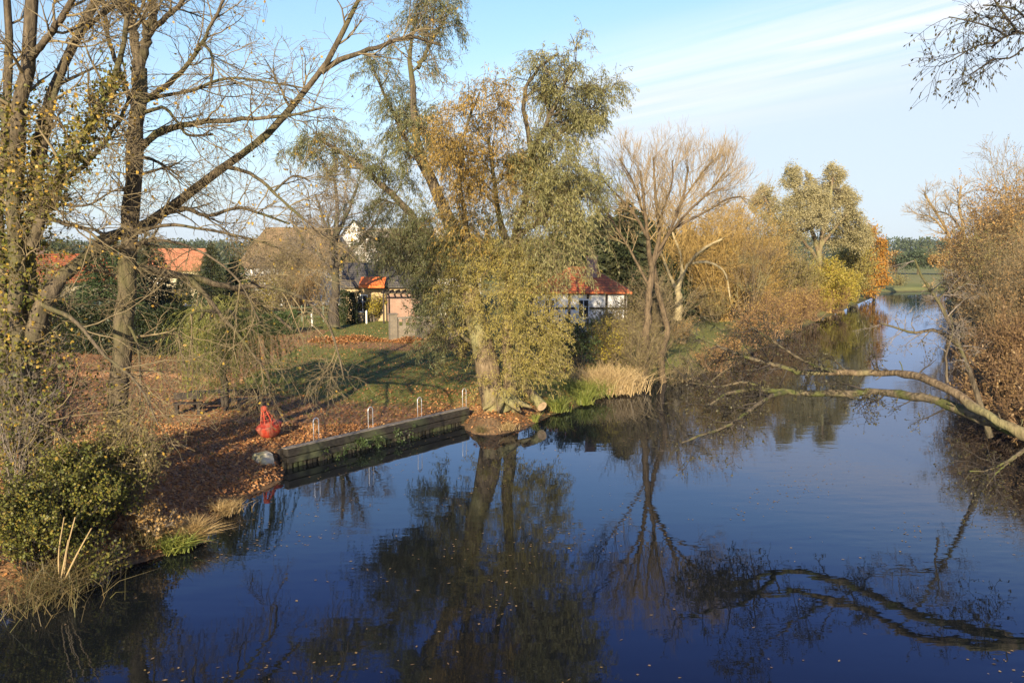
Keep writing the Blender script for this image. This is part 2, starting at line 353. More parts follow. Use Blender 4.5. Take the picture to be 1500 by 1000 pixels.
# ------------------------------------------------------------------ river outline and terrain
left_px = [(0, 888), (60, 872), (120, 850), (200, 824), (270, 803), (320, 758), (362, 728), (410, 705)]
LB = [np.array([-15., -40.]), np.array([-12.5, 6.])] + [gp(x, y)[:2] for x, y in left_px]
DK0 = gp(408, 660, .66)[:2]; DK1 = gp(685, 597, .66)[:2]
DKd = (DK1 - DK0) / np.linalg.norm(DK1 - DK0); DKn = np.array([DKd[1], -DKd[0]])        # DKn points to the water
LB += [DK0 - DKn * .25 + DKd * .3, DK1 - DKn * .25 - DKd * .1]
LB += [gp(x, y)[:2] for x, y in [(695, 634), (725, 637), (765, 628), (805, 608), (850, 594), (905, 572), (960, 556), (1020, 548), (1070, 530), (1115, 508), (1170, 482), (1225, 458), (1278, 436)]]
LB += [np.array([70., 160.]), np.array([90., 168.]), np.array([160., 190.]), np.array([400., 230.])]
RB = [np.array([400., 205.]), np.array([160., 168.]), np.array([92., 150.]), gp(1384, 440)[:2], gp(1392, 470)[:2], gp(1402, 505)[:2], gp(1428, 550)[:2], gp(1470, 600)[:2], np.array([17.6, 26.]), np.array([15.8, 20.]), np.array([14.5, 10.]), np.array([14., -40.])]
POLY = np.array(LB + RB)
def river_d(x, y):
    """signed distance to the water outline (positive on land)"""
    x = np.asarray(x, float).ravel(); y = np.asarray(y, float).ravel()
    best = np.full(x.shape, 1e9); ins = np.zeros(x.shape, bool); n = len(POLY)
    for i in range(n):
        a = POLY[i]; b = POLY[(i + 1) % n]; ab = b - a
        t = np.clip(((x - a[0]) * ab[0] + (y - a[1]) * ab[1]) / (ab @ ab), 0, 1)
        best = np.minimum(best, np.hypot(x - a[0] - t * ab[0], y - a[1] - t * ab[1]))
        c = ((a[1] > y) != (b[1] > y)); xi = a[0] + (y - a[1]) / (b[1] - a[1] + 1e-12) * ab[0]
        ins ^= c & (x < xi)
    return np.where(ins, -best, best)
def sstep(a, b, x):
    t = np.clip((x - a) / (b - a), 0, 1); return t * t * (3 - 2 * t)
def dock_near(x, y):
    s = (np.asarray(x) - DK0[0]) * DKd[0] + (np.asarray(y) - DK0[1]) * DKd[1]; L = np.linalg.norm(DK1 - DK0)
    return sstep(-1.5, .6, s) * (1 - sstep(L - .8, L + 1.0, s))
def ground_z(x, y):
    x = np.asarray(x, float).ravel(); y = np.asarray(y, float).ravel()
    d = river_d(x, y)
    k = dock_near(x, y) * (x < 3) * (y < 40)
    w = 2.6 * (1 - k) + .18 * k
    bank = np.where(d > 0, (.80 - .19 * k) * np.minimum(1, (np.maximum(d, 0) / w)) ** .75, -1.1 * sstep(0, 1.5, -d))
    up = .95 * sstep(2, 30, d) + .9 * sstep(60, 400, d)
    bump = .05 * np.sin(x * .9 + 1.3 * np.sin(y * .5)) * np.cos(y * .7) * sstep(.5, 4, d)
    return bank + np.where(d > 0, up + bump, 0)
def gz(x, y): return float(ground_z([x], [y])[0])
xs = np.concatenate([-np.geomspace(2600, 62, 34), np.linspace(-60, -22, 64), np.linspace(-21.6, 22, 132), np.linspace(22.6, 95, 110), np.geomspace(97, 2600, 34)])
ys = np.concatenate([-np.geomspace(300, 8, 12), np.linspace(-6, 12, 24), np.linspace(12.4, 46, 116), np.linspace(46.6, 180, 170), np.geomspace(184, 3200, 44)])
gx, gy = np.meshgrid(xs, ys)
Zg = ground_z(gx, gy); nx, ny = len(xs), len(ys)
Vg = np.stack([gx.ravel(), gy.ravel(), Zg], 1)
ii = (np.arange(ny - 1)[:, None] * nx + np.arange(nx - 1)[None]).ravel()
Qg = np.stack([ii, ii + 1, ii + nx + 1, ii + nx], 1)
me = mesh_np('ground', Vg, Qg, True)
# where leaf litter lies (under the trees and by the quay) as a mask, plus bank mud
dg = river_d(gx, gy); X_, Y_ = Vg[:, 0], Vg[:, 1]
lit = np.clip(1.05 - sstep(30, 36, Y_ + .30 * X_) * .85, 0, 1) * (X_ < 10)
lit = np.maximum(lit, .95 * np.exp(-(((X_ + 8) / 7) ** 2 + ((Y_ - 53) / 3.2) ** 2)))
lit = np.maximum(lit, 1.0 * np.exp(-(((X_ + .5) / 3.5) ** 2 + ((Y_ - 33.5) / 3.5) ** 2)))
lit = np.maximum(lit, .35 * (X_ > 14) * (Y_ < 60))
lit = np.maximum(lit, .75 * (X_ < -13) * (Y_ < 60))
lit = lit * (Y_ < 120)
mud = 1 - sstep(.15, .9, dg)
a = me.attributes.new('litter', 'FLOAT', 'POINT'); a.data.foreach_set('value', lit.astype(np.float32))
a = me.attributes.new('mud', 'FLOAT', 'POINT'); a.data.foreach_set('value', mud.astype(np.float32))
def ground_mat():
    m, nt, out = newmat('ground_cover'); L = nt.links
    tc = N(nt, 'ShaderNodeTexCoord')
    def noise(s, d=6, r=.6):
        n = N(nt, 'ShaderNodeTexNoise', Scale=s, Detail=float(d)); n.inputs['Roughness'].default_value = r
        L.new(tc.outputs['Object'], n.inputs['Vector']); return n
    vo = N(nt, 'ShaderNodeTexVoronoi', Scale=15.0); L.new(tc.outputs['Object'], vo.inputs['Vector'])
    rl = ramp(nt, [(0, (.11, .062, .035)), (.35, (.27, .14, .065)), (.6, (.39, .20, .09)), (.85, (.50, .30, .15)), (1, (.20, .13, .07))])
    sp = N(nt, 'ShaderNodeSeparateColor'); L.new(vo.outputs['Color'], sp.inputs[0]); L.new(sp.outputs[0], rl.inputs['Fac'])
    n1 = noise(2.2, 8, .7); rg = ramp(nt, [(.3, (.10, .12, .03)), (.5, (.17, .185, .045)), (.7, (.27, .22, .075))]); L.new(n1.outputs['Fac'], rg.inputs['Fac'])
    nf = noise(.012, 3); rf = ramp(nt, [(.45, (.16, .19, .055)), (.55, (.24, .235, .09))]); L.new(nf.outputs['Fac'], rf.inputs['Fac'])
    # lawn turns to plain meadow far away
    sx = N(nt, 'ShaderNodeSeparateXYZ'); L.new(tc.outputs['Object'], sx.inputs[0])
    mr = N(nt, 'ShaderNodeMapRange'); mr.inputs['From Min'].default_value = 40; mr.inputs['From Max'].default_value = 75; L.new(sx.outputs['Y'], mr.inputs['Value'])
    m0 = N(nt, 'ShaderNodeMixRGB'); L.new(mr.outputs[0], m0.inputs['Fac']); L.new(rg.outputs['Color'], m0.inputs['Color1']); L.new(rf.outputs['Color'], m0.inputs['Color2'])
    at_ = N(nt, 'ShaderNodeAttribute'); at_.attribute_name = 'litter'
    n2 = noise(.9, 8, .72); ad = N(nt, 'ShaderNodeMath', operation='ADD'); L.new(at_.outputs['Fac'], ad.inputs[0]); L.new(n2.outputs['Fac'], ad.inputs[1])
    st = N(nt, 'ShaderNodeMapRange'); st.inputs['From Min'].default_value = .85; st.inputs['From Max'].default_value = 1.15; L.new(ad.outputs[0], st.inputs['Value'])
    m1 = N(nt, 'ShaderNodeMixRGB'); L.new(st.outputs[0], m1.inputs['Fac']); L.new(m0.outputs[0], m1.inputs['Color1']); L.new(rl.outputs['Color'], m1.inputs['Color2'])
    mu = N(nt, 'ShaderNodeAttribute'); mu.attribute_name = 'mud'
    m2 = N(nt, 'ShaderNodeMixRGB'); m2.inputs['Color2'].default_value = (.07, .055, .035, 1); 
    mm = N(nt, 'ShaderNodeMath', operation='MULTIPLY'); mm.inputs[1].default_value = .75; L.new(mu.outputs['Fac'], mm.inputs[0])
    L.new(mm.outputs[0], m2.inputs['Fac']); L.new(m1.outputs[0], m2.inputs['Color1'])
    p = N(nt, 'ShaderNodeBsdfPrincipled'); p.inputs['Roughness'].default_value = .95; p.inputs['Specular IOR Level'].default_value = .15
    L.new(m2.outputs[0], p.inputs['Base Color'])
    nb = noise(14, 6, .7); b = N(nt, 'ShaderNodeBump'); b.inputs['Strength'].default_value = .7; b.inputs['Distance'].default_value = .03
    L.new(nb.outputs['Fac'], b.inputs['Height']); L.new(b.outputs[0], p.inputs['Normal']); L.new(p.outputs[0], out.inputs['Surface'])
    return m
me.materials.append(ground_mat())
ground = bpy.data.objects.new('ground', me); C.objects.link(ground); ground['kind'] = 'structure'; ground['label'] = 'leaf strewn river bank and lawn'
# ------------------------------------------------------------------ water
def water_mat():
    m, nt, out = newmat('river_water'); L = nt.links
    tc = N(nt, 'ShaderNodeTexCoord')
    def wave(sc, rot, st, det):
        mp = N(nt, 'ShaderNodeMapping'); mp.inputs['Scale'].default_value = st; mp.inputs['Rotation'].default_value = (0, 0, rot)
        n = N(nt, 'ShaderNodeTexNoise', Scale=sc, Detail=float(det)); L.new(tc.outputs['Object'], mp.inputs['Vector']); L.new(mp.outputs[0], n.inputs['Vector']); return n
    a = wave(2.6, -.35, (.35, 1, 1), 3); b = wave(.5, .2, (.5, 1, 1), 2)
    # calm by the near bank, rippled in the open reach
    g = wave(.06, .4, (1, 1, 1), 2); gr = N(nt, 'ShaderNodeMapRange'); gr.inputs['From Min'].default_value = .38; gr.inputs['From Max'].default_value = .62
    gr.inputs['To Min'].default_value = .25; gr.inputs['To Max'].default_value = 1.1; L.new(g.outputs['Fac'], gr.inputs['Value'])
    mu = N(nt, 'ShaderNodeMath', operation='MULTIPLY'); L.new(a.outputs['Fac'], mu.inputs[0]); L.new(gr.outputs[0], mu.inputs[1])
    b2 = N(nt, 'ShaderNodeMath', operation='MULTIPLY_ADD'); b2.inputs[1].default_value = 1.3; L.new(b.outputs['Fac'], b2.inputs[0]); L.new(mu.outputs[0], b2.inputs[2])
    bp = N(nt, 'ShaderNodeBump'); bp.inputs['Strength'].default_value = .35; bp.inputs['Distance'].default_value = .012
    L.new(b2.outputs[0], bp.inputs['Height'])
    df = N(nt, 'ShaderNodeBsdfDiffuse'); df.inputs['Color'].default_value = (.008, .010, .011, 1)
    gl = N(nt, 'ShaderNodeBsdfGlossy'); gl.inputs['Color'].default_value = (.68, .76, 1, 1); gl.inputs['Roughness'].default_value = .012  # gloss tint adds extra blue to the mirrored sky
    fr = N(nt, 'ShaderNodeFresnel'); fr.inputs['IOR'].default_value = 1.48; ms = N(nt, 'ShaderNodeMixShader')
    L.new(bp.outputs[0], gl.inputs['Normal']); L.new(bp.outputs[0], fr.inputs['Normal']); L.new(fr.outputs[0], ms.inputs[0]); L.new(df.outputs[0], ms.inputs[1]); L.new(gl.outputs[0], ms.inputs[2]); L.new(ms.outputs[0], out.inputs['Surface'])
    return m
wx = np.array([-60., 420.]); wy = np.array([-60., 260.])
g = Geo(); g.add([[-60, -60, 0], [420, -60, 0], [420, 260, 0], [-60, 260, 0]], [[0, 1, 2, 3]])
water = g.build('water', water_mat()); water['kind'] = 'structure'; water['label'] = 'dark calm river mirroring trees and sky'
# ------------------------------------------------------------------ sky and sun
SUN_EL = math.radians(18.0); AZ = np.array([-.17, -.985]); AZ /= np.linalg.norm(AZ)       # towards the sun
w = bpy.data.worlds.new('World'); bpy.context.scene.world = w; w.use_nodes = True
nt = w.node_tree; nt.nodes.clear(); L = nt.links
out = nt.nodes.new('ShaderNodeOutputWorld'); bg = nt.nodes.new('ShaderNodeBackground'); bg.inputs['Strength'].default_value = .10
sky = nt.nodes.new('ShaderNodeTexSky'); sky.sky_type = 'NISHITA'; sky.sun_disc = False; sky.sun_elevation = SUN_EL
sky.sun_rotation = math.atan2(AZ[0], AZ[1]); sky.altitude = 50; sky.air_density = 1.0; sky.dust_density = .6; sky.ozone_density = 1.5
tc = nt.nodes.new('ShaderNodeTexCoord'); sp = nt.nodes.new('ShaderNodeSeparateXYZ'); L.new(tc.outputs['Generated'], sp.inputs[0])
zm = N(nt, 'ShaderNodeMath', operation='MAXIMUM'); zm.inputs[1].default_value = .02; L.new(sp.outputs['Z'], zm.inputs[0])
dx = N(nt, 'ShaderNodeMath', operation='DIVIDE'); dy = N(nt, 'ShaderNodeMath', operation='DIVIDE')
L.new(sp.outputs['X'], dx.inputs[0]); L.new(zm.outputs[0], dx.inputs[1]); L.new(sp.outputs['Y'], dy.inputs[0]); L.new(zm.outputs[0], dy.inputs[1])
cb = N(nt, 'ShaderNodeCombineXYZ'); L.new(dx.outputs[0], cb.inputs['X']); L.new(dy.outputs[0], cb.inputs['Y'])
mr1 = N(nt, 'ShaderNodeMapping'); mr1.inputs['Rotation'].default_value = (0, 0, .97); L.new(cb.outputs[0], mr1.inputs['Vector'])
mp = N(nt, 'ShaderNodeMapping'); mp.inputs['Scale'].default_value = (.2, .9, 1); L.new(mr1.outputs[0], mp.inputs['Vector'])
cn = N(nt, 'ShaderNodeTexNoise', Scale=.9, Detail=7.0); cn.inputs['Distortion'].default_value = .6; L.new(mp.outputs[0], cn.inputs['Vector'])
# cirrus veil: denser towards the horizon on the right (x/y > 0), thin streaks above
ed = N(nt, 'ShaderNodeMath', operation='MULTIPLY_ADD'); ed.inputs[1].default_value = .19; ed.inputs[2].default_value = .15; L.new(sp.outputs['X'], ed.inputs[0])   # edge elevation(z) of the bank
df = N(nt, 'ShaderNodeMath', operation='SUBTRACT'); L.new(ed.outputs[0], df.inputs[0]); L.new(sp.outputs['Z'], df.inputs[1])
nz = N(nt, 'ShaderNodeMath', operation='MULTIPLY_ADD'); nz.inputs[1].default_value = .16; nz.inputs[2].default_value = -.08; L.new(cn.outputs['Fac'], nz.inputs[0])
sm = N(nt, 'ShaderNodeMath', operation='ADD'); L.new(df.outputs[0], sm.inputs[0]); L.new(nz.outputs[0], sm.inputs[1])
mr = N(nt, 'ShaderNodeMapRange'); mr.interpolation_type = 'SMOOTHSTEP'; mr.inputs['From Min'].default_value = -.07; mr.inputs['From Max'].default_value = .05; mr.inputs['To Max'].default_value = .85
L.new(sm.outputs[0], mr.inputs['Value'])
s2 = N(nt, 'ShaderNodeMapRange'); s2.inputs['From Min'].default_value = .5; s2.inputs['From Max'].default_value = .75; s2.inputs['To Max'].default_value = .3; L.new(cn.outputs['Fac'], s2.inputs['Value'])
hz = N(nt, 'ShaderNodeMapRange'); hz.inputs['From Min'].default_value = .42; hz.inputs['From Max'].default_value = .22; L.new(sp.outputs['Z'], hz.inputs['Value'])
s3 = N(nt, 'ShaderNodeMath', operation='MULTIPLY'); L.new(s2.outputs[0], s3.inputs[0]); L.new(hz.outputs[0], s3.inputs[1])
mxm = N(nt, 'ShaderNodeMath', operation='MAXIMUM'); L.new(mr.outputs[0], mxm.inputs[0]); L.new(s3.outputs[0], mxm.inputs[1])
mx = nt.nodes.new('ShaderNodeMixRGB'); mx.inputs['Color2'].default_value = (3.75, 4.3, 5.0, 1)
L.new(mxm.outputs[0], mx.inputs['Fac'])
# bright streaks along the upper edge of the veil
mr2 = N(nt, 'ShaderNodeMapping'); mr2.inputs['Rotation'].default_value = (0, 0, .97); L.new(cb.outputs[0], mr2.inputs['Vector'])
mp2 = N(nt, 'ShaderNodeMapping'); mp2.inputs['Scale'].default_value = (.20, 1.5, 1); L.new(mr2.outputs[0], mp2.inputs['Vector'])
c2 = N(nt, 'ShaderNodeTexNoise', Scale=1.3, Detail=9.0); c2.inputs['Distortion'].default_value = .9; c2.inputs['Roughness'].default_value = .62; L.new(mp2.outputs[0], c2.inputs['Vector'])
r2 = N(nt, 'ShaderNodeMapRange'); r2.inputs['From Min'].default_value = .28; r2.inputs['From Max'].default_value = .66; L.new(c2.outputs['Fac'], r2.inputs['Value'])
ab = N(nt, 'ShaderNodeMath', operation='ABSOLUTE'); a0 = N(nt, 'ShaderNodeMath', operation='ADD'); a0.inputs[1].default_value = .01; L.new(df.outputs[0], a0.inputs[0]); L.new(a0.outputs[0], ab.inputs[0])
wn = N(nt, 'ShaderNodeMapRange'); wn.interpolation_type = 'SMOOTHSTEP'; wn.inputs['From Min'].default_value = .09; wn.inputs['From Max'].default_value = .0; L.new(ab.outputs[0], wn.inputs['Value'])
xr = N(nt, 'ShaderNodeMapRange'); xr.inputs['From Min'].default_value = -.15; xr.inputs['From Max'].default_value = .15; L.new(sp.outputs['X'], xr.inputs['Value'])
s4 = N(nt, 'ShaderNodeMath', operation='MULTIPLY'); L.new(r2.outputs[0], s4.inputs[0]); L.new(wn.outputs[0], s4.inputs[1])
s5 = N(nt, 'ShaderNodeMath', operation='MULTIPLY'); L.new(s4.outputs[0], s5.inputs[0]); L.new(xr.outputs[0], s5.inputs[1])
mz = nt.nodes.new('ShaderNodeMixRGB'); mz.inputs['Color2'].default_value = (5.1, 5.3, 5.6, 1); L.new(s5.outputs[0], mz.inputs['Fac']); L.new(mx.outputs[0], mz.inputs['Color1']); tg = ramp(nt, [(0, (.68, .76, .84)), (.10, (.80, .84, .92)), (.2, (1.0, 1.0, 1.0)), (.30, (.98, 1.08, 1.10)), (.38, (.58, .72, 1.12)), (.52, (.22, .38, .90)), (1, (.28, .48, 1.0))]); L.new(sp.outputs['Z'], tg.inputs['Fac'])
ml = N(nt, 'ShaderNodeMixRGB', blend_type='MULTIPLY'); ml.inputs['Fac'].default_value = 1; L.new(sky.outputs[0], ml.inputs['Color1']); L.new(tg.outputs['Color'], ml.inputs['Color2']); L.new(ml.outputs[0], mx.inputs['Color1']); L.new(mz.outputs[0], bg.inputs['Color']); L.new(bg.outputs[0], out.inputs['Surface'])
sl = bpy.data.lights.new('sun', 'SUN'); sl.energy = 4.9; sl.angle = math.radians(.5); sl.color = (1, .83, .57)
so = bpy.data.objects.new('sun', sl); C.objects.link(so)
dvec = Vector((-AZ[0] * math.cos(SUN_EL), -AZ[1] * math.cos(SUN_EL), -math.sin(SUN_EL)))
so.rotation_euler = dvec.to_track_quat('-Z', 'Y').to_euler(); so.location = (AZ[0] * 60, AZ[1] * 60, 40)
# ------------------------------------------------------------------ camera
cd = bpy.data.cameras.new('camera'); cam = bpy.data.objects.new('camera', cd); C.objects.link(cam)
cd.sensor_width = 36; cd.lens = 36 * F / 1500; cd.clip_end = 6000; cam.location = (0, 0, CAMZ); cam.rotation_euler = (PI / 2 - TH, 0, 0)
# thin air haze round the whole place
hm, hnt, hout = newmat('air_haze'); hv = hnt.nodes.new('ShaderNodeVolumePrincipled'); hv.inputs['Color'].default_value = (.80, .88, 1, 1); hv.inputs['Density'].default_value = .00009; hv.inputs['Anisotropy'].default_value = .1
hnt.links.new(hv.outputs[0], hout.inputs['Volume'])
hz_ = Geo().box((0, 0, 16), (6900, 6900, 36.4)).build('haze', hm); hz_['kind'] = 'stuff'; hz_['label'] = 'thin pale autumn haze in the air'
sc = bpy.context.scene; sc.camera = cam
sc.view_settings.view_transform = 'Standard'; sc.view_settings.look = 'None'; sc.view_settings.exposure = 1.0; sc.view_settings.gamma = 1
sc.cycles.max_bounces = 6; sc.cycles.transparent_max_bounces = 4; sc.cycles.diffuse_bounces = 2; sc.cycles.glossy_bounces = 3
# ------------------------------------------------------------------ quay wall
DL = float(np.linalg.norm(DK1 - DK0)); ang = math.atan2(DKd[1], DKd[0])
def dk(s, o, z):   # along the quay, outwards to the water, up
    p = DK0 + DKd * s + DKn * o; return np.array([p[0], p[1], z - .20])
q = thing('quay_wall', 'weathered timber quay wall on piles between the leafy lawn and the river', 'quay wall', dk(DL / 2, 0, .5))
Geo().box(dk(DL / 2 + .15, -.02, .74), (DL - .3, .26, .25), ang).build('upper_beam', M['wood_old'], q)
Geo().box(dk(DL / 2 + .15, -.05, .475), (DL - .3, .30, .20), ang).build('lower_beam', M['wood_old'], q)
Geo().box(dk(DL / 2 + .1, -.03, .882), (DL - .3, .26, .03), ang).build('capping', M['wood_cap'], q)
Geo().box(dk(DL / 2 + .15, -.33, .25), (DL - .2, .12, 1.1), ang).build('sheet_wall', M['timber'], q)
np_ = 44
for i in range(np_):
    s = .2 + (DL - .3) * i / (np_ - 1) + rng.normal(0, .02)
    h = .24 + rng.normal(0, .03); g = Geo()
    g.box(dk(s, .0 + rng.normal(0, .02), (h - .6) / 2 + .2), (.11 + rng.random() * .035, .10, h + .6), ang + rng.normal(0, .05)); g.build('pile', M['pile'], q)
cb = Geo(); cc = dk(-.42, -.2, .56)
pr = []
for zz, ww in ((-.4, .36), (.0, .33), (.20, .31), (.26, .26)):
    for sx, sy in ((-1, -1), (1, -1), (1, 1), (-1, 1)):
        pr.append(dk(-.42 + sx * ww * .85 + rng.normal(0, .02), -.25 + sy * ww * .62 + rng.normal(0, .02), .58 + zz))
cb.add(pr, [[4 * k + j, 4 * k + (j + 1) % 4, 4 * k + 4 + (j + 1) % 4, 4 * k + 4 + j] for k in range(3) for j in range(4)] + [[12, 13, 14, 15]])
cb.build('end_block', M['concrete'], q, label='pale rounded concrete block at the near end')
# boarding rails: an inverted U of tube each
for (px, py) in ((449, 643), (532, 626), (604, 610), (667, 595)):
    b = gp(px, py, .66); s = float((b[:2] - DK0) @ DKd); w_ = .115
    pts = []
    for aa in np.linspace(0, PI, 9): pts.append(dk(s - w_ * math.cos(aa), -.12, 1.56 + w_ * math.sin(aa)))
    P = np.array([dk(s - w_, -.12, .5)] + pts + [dk(s + w_, -.12, .5)])
    gg = Geo(); gg.tubes(P, np.full(len(P), .019), 7)
    gg.tubes(np.array([dk(s - w_, -.12, .62), dk(s + w_, -.12, .62)]), np.full(2, .014), 6)
    gg.build('rail', M['metal'], q, smooth=True)
for s, n, lab in ((1.8, 110, 'smallest weed tuft on the quay, nearest the concrete block'), (2.6, 220, 'weed tuft on the quay below the gap before the second boarding rail'), (3.4, 330, 'densest weed tuft hanging over the quay piles'), (4.1, 260, 'weed tuft on the quay just past the densest one'), (5.3, 200, 'weed tuft on the quay piles under the third boarding rail'), (6.0, 140, 'last weed tuft on the quay towards the willow')):
    c = dk(s, .16, .45); t = thing('weed_clump', lab, 'weeds', c, 'weed clumps on the quay'); g = Geo(); cc = clump_leaves(g, c, (.42, .18, .32), n, .09, .04, per=26, cs=.22, droop=.7); g.build('leaves', M['l_green'], t)
    g = Geo(); g.tubes(np.stack([np.repeat(dk(s, .05, .2)[None], len(cc), 0), (cc + dk(s, .1, .5)) / 2, cc], 1), np.tile([[.008, .006, .004]], (len(cc), 1)), 4); g.build('stems', M['twig_dark'], t)
# ------------------------------------------------------------------ buoy
b0 = gp(398, 627, .95); b0[2] = gz(b0[0], b0[1])
bu = thing('river_buoy', 'red conical buoy with ball topmark lying ashore on fallen leaves', 'buoy', b0)
tilt = Matrix.Rotation(math.radians(-12), 3, 'Y') @ Matrix.Rotation(math.radians(6), 3, 'X'); Rb = np.array(tilt); up_ = np.array([0, 0, .02])
Geo().lathe([(0.0, .0), (.12, .005), (.22, .04), (.31, .11), (.38, .21), (.425, .32), (.445, .41), (.443, .45), (.42, .49), (.34, .54), (.26, .58), (.0, .60)], 32, b0 + up_, Rb).build('hull', M['red_paint'], bu, smooth=True)
Geo().lathe([(.44, .405), (.458, .412), (.458, .442), (.44, .45)], 32, b0 + up_, Rb).build('rim', M['red_paint'], bu, smooth=True)
for k in range(6):
    a = k * PI / 3 + .4; P = np.array([[.25 * math.cos(a), .25 * math.sin(a), .56], [.10 * math.cos(a), .10 * math.sin(a), 1.0]]) @ Rb.T + b0 + up_
    Geo().tubes(P, np.full(2, .022), 6).build('tower_leg', M['red_paint'], bu)
for z_, r_ in ((.70, .205), (.86, .152)):
    a = np.linspace(0, 2 * PI, 13); P = np.stack([r_ * np.cos(a), r_ * np.sin(a), np.full(13, z_)], 1) @ Rb.T + b0 + up_
    Geo().tubes(P, np.full(13, .014), 5).build('tower_ring', M['red_paint'], bu)
Geo().lathe([(0.0, .97), (.11, .985), (.125, 1.03), (.115, 1.10), (.07, 1.16), (.0, 1.175)], 18, b0 + up_, Rb).build('topmark', M['red_paint'], bu, smooth=True)
# ------------------------------------------------------------------ picnic table under the small weeping tree
p0 = gp(308, 588, 1.05); p0[2] = gz(p0[0], p0[1])
def bench_set(name, label, cat, c, L_, rz, table=True):
    t = thing(name, label, cat, c); R = np.array(Matrix.Rotation(rz, 3, 'Z'))
    def bx(x, y, z, d, nm): Geo().box(np.array([x, y, z]) @ R.T + c, d, rz).build(nm, M['dark_wood'], t)
    if table:
        for k in range(3): bx(0, -.24 + .24 * k, .74, (L_, .22, .05), 'tabletop_board')
        for s in (-1, 1): bx(s * L_ * .36, 0, .36, (.09, .09, .72), 'leg'); bx(s * L_ * .36, 0, .03, (.10, .7, .07), 'foot')
    else:
        bx(0, 0, .45, (L_, .36, .06), 'seat'); bx(0, .18, .72, (L_, .05, .28), 'backrest')
        for s in (-1, 1): bx(s * L_ * .38, 0, .21, (.12, .32, .42), 'leg')
bench_set('picnic_table', 'dark wooden picnic table in the shade of the small weeping tree', 'table', p0, 1.7, .15)
c = p0 + np.array([-.55, -.95, 0]); c[2] = gz(c[0], c[1]); bench_set('bench', 'dark bench at the left of the picnic table', 'bench', c, 1.1, .2, False)
c = p0 + np.array([1.55, .1, 0]); c[2] = gz(c[0], c[1]); bench_set('bench', 'dark bench standing right of the weeping tree trunk', 'bench', c, 1.0, .5, False)
# ------------------------------------------------------------------ cut log by the willow
la, lb = gp(768, 566, 1.30), gp(794, 595, .62)
P = spline(np.array([la, (la + lb) / 2 + [0, 0, .03], lb]), 8)
lg = thing('cut_log', 'sawn willow log lying from the trunk down to the water', 'log', (la + lb) / 2)
Geo().tubes(P, np.linspace(.17, .235, 8), 14).build('log_bark', M['bark_lit'], lg, smooth=True)
d_ = (lb - la) / np.linalg.norm(lb - la); U = np.cross(d_, [0, 0, 1]); U /= np.linalg.norm(U); W_ = np.cross(U, d_)
an = np.arange(14) * 2 * PI / 14
Geo().add(np.vstack([lb + d_ * .004 + .232 * (np.cos(an)[:, None] * U + np.sin(an)[:, None] * W_), lb + d_ * .006]), None, [[k, (k + 1) % 14, 14] for k in range(14)]).build('sawn_end', M['cutwood'], lg)
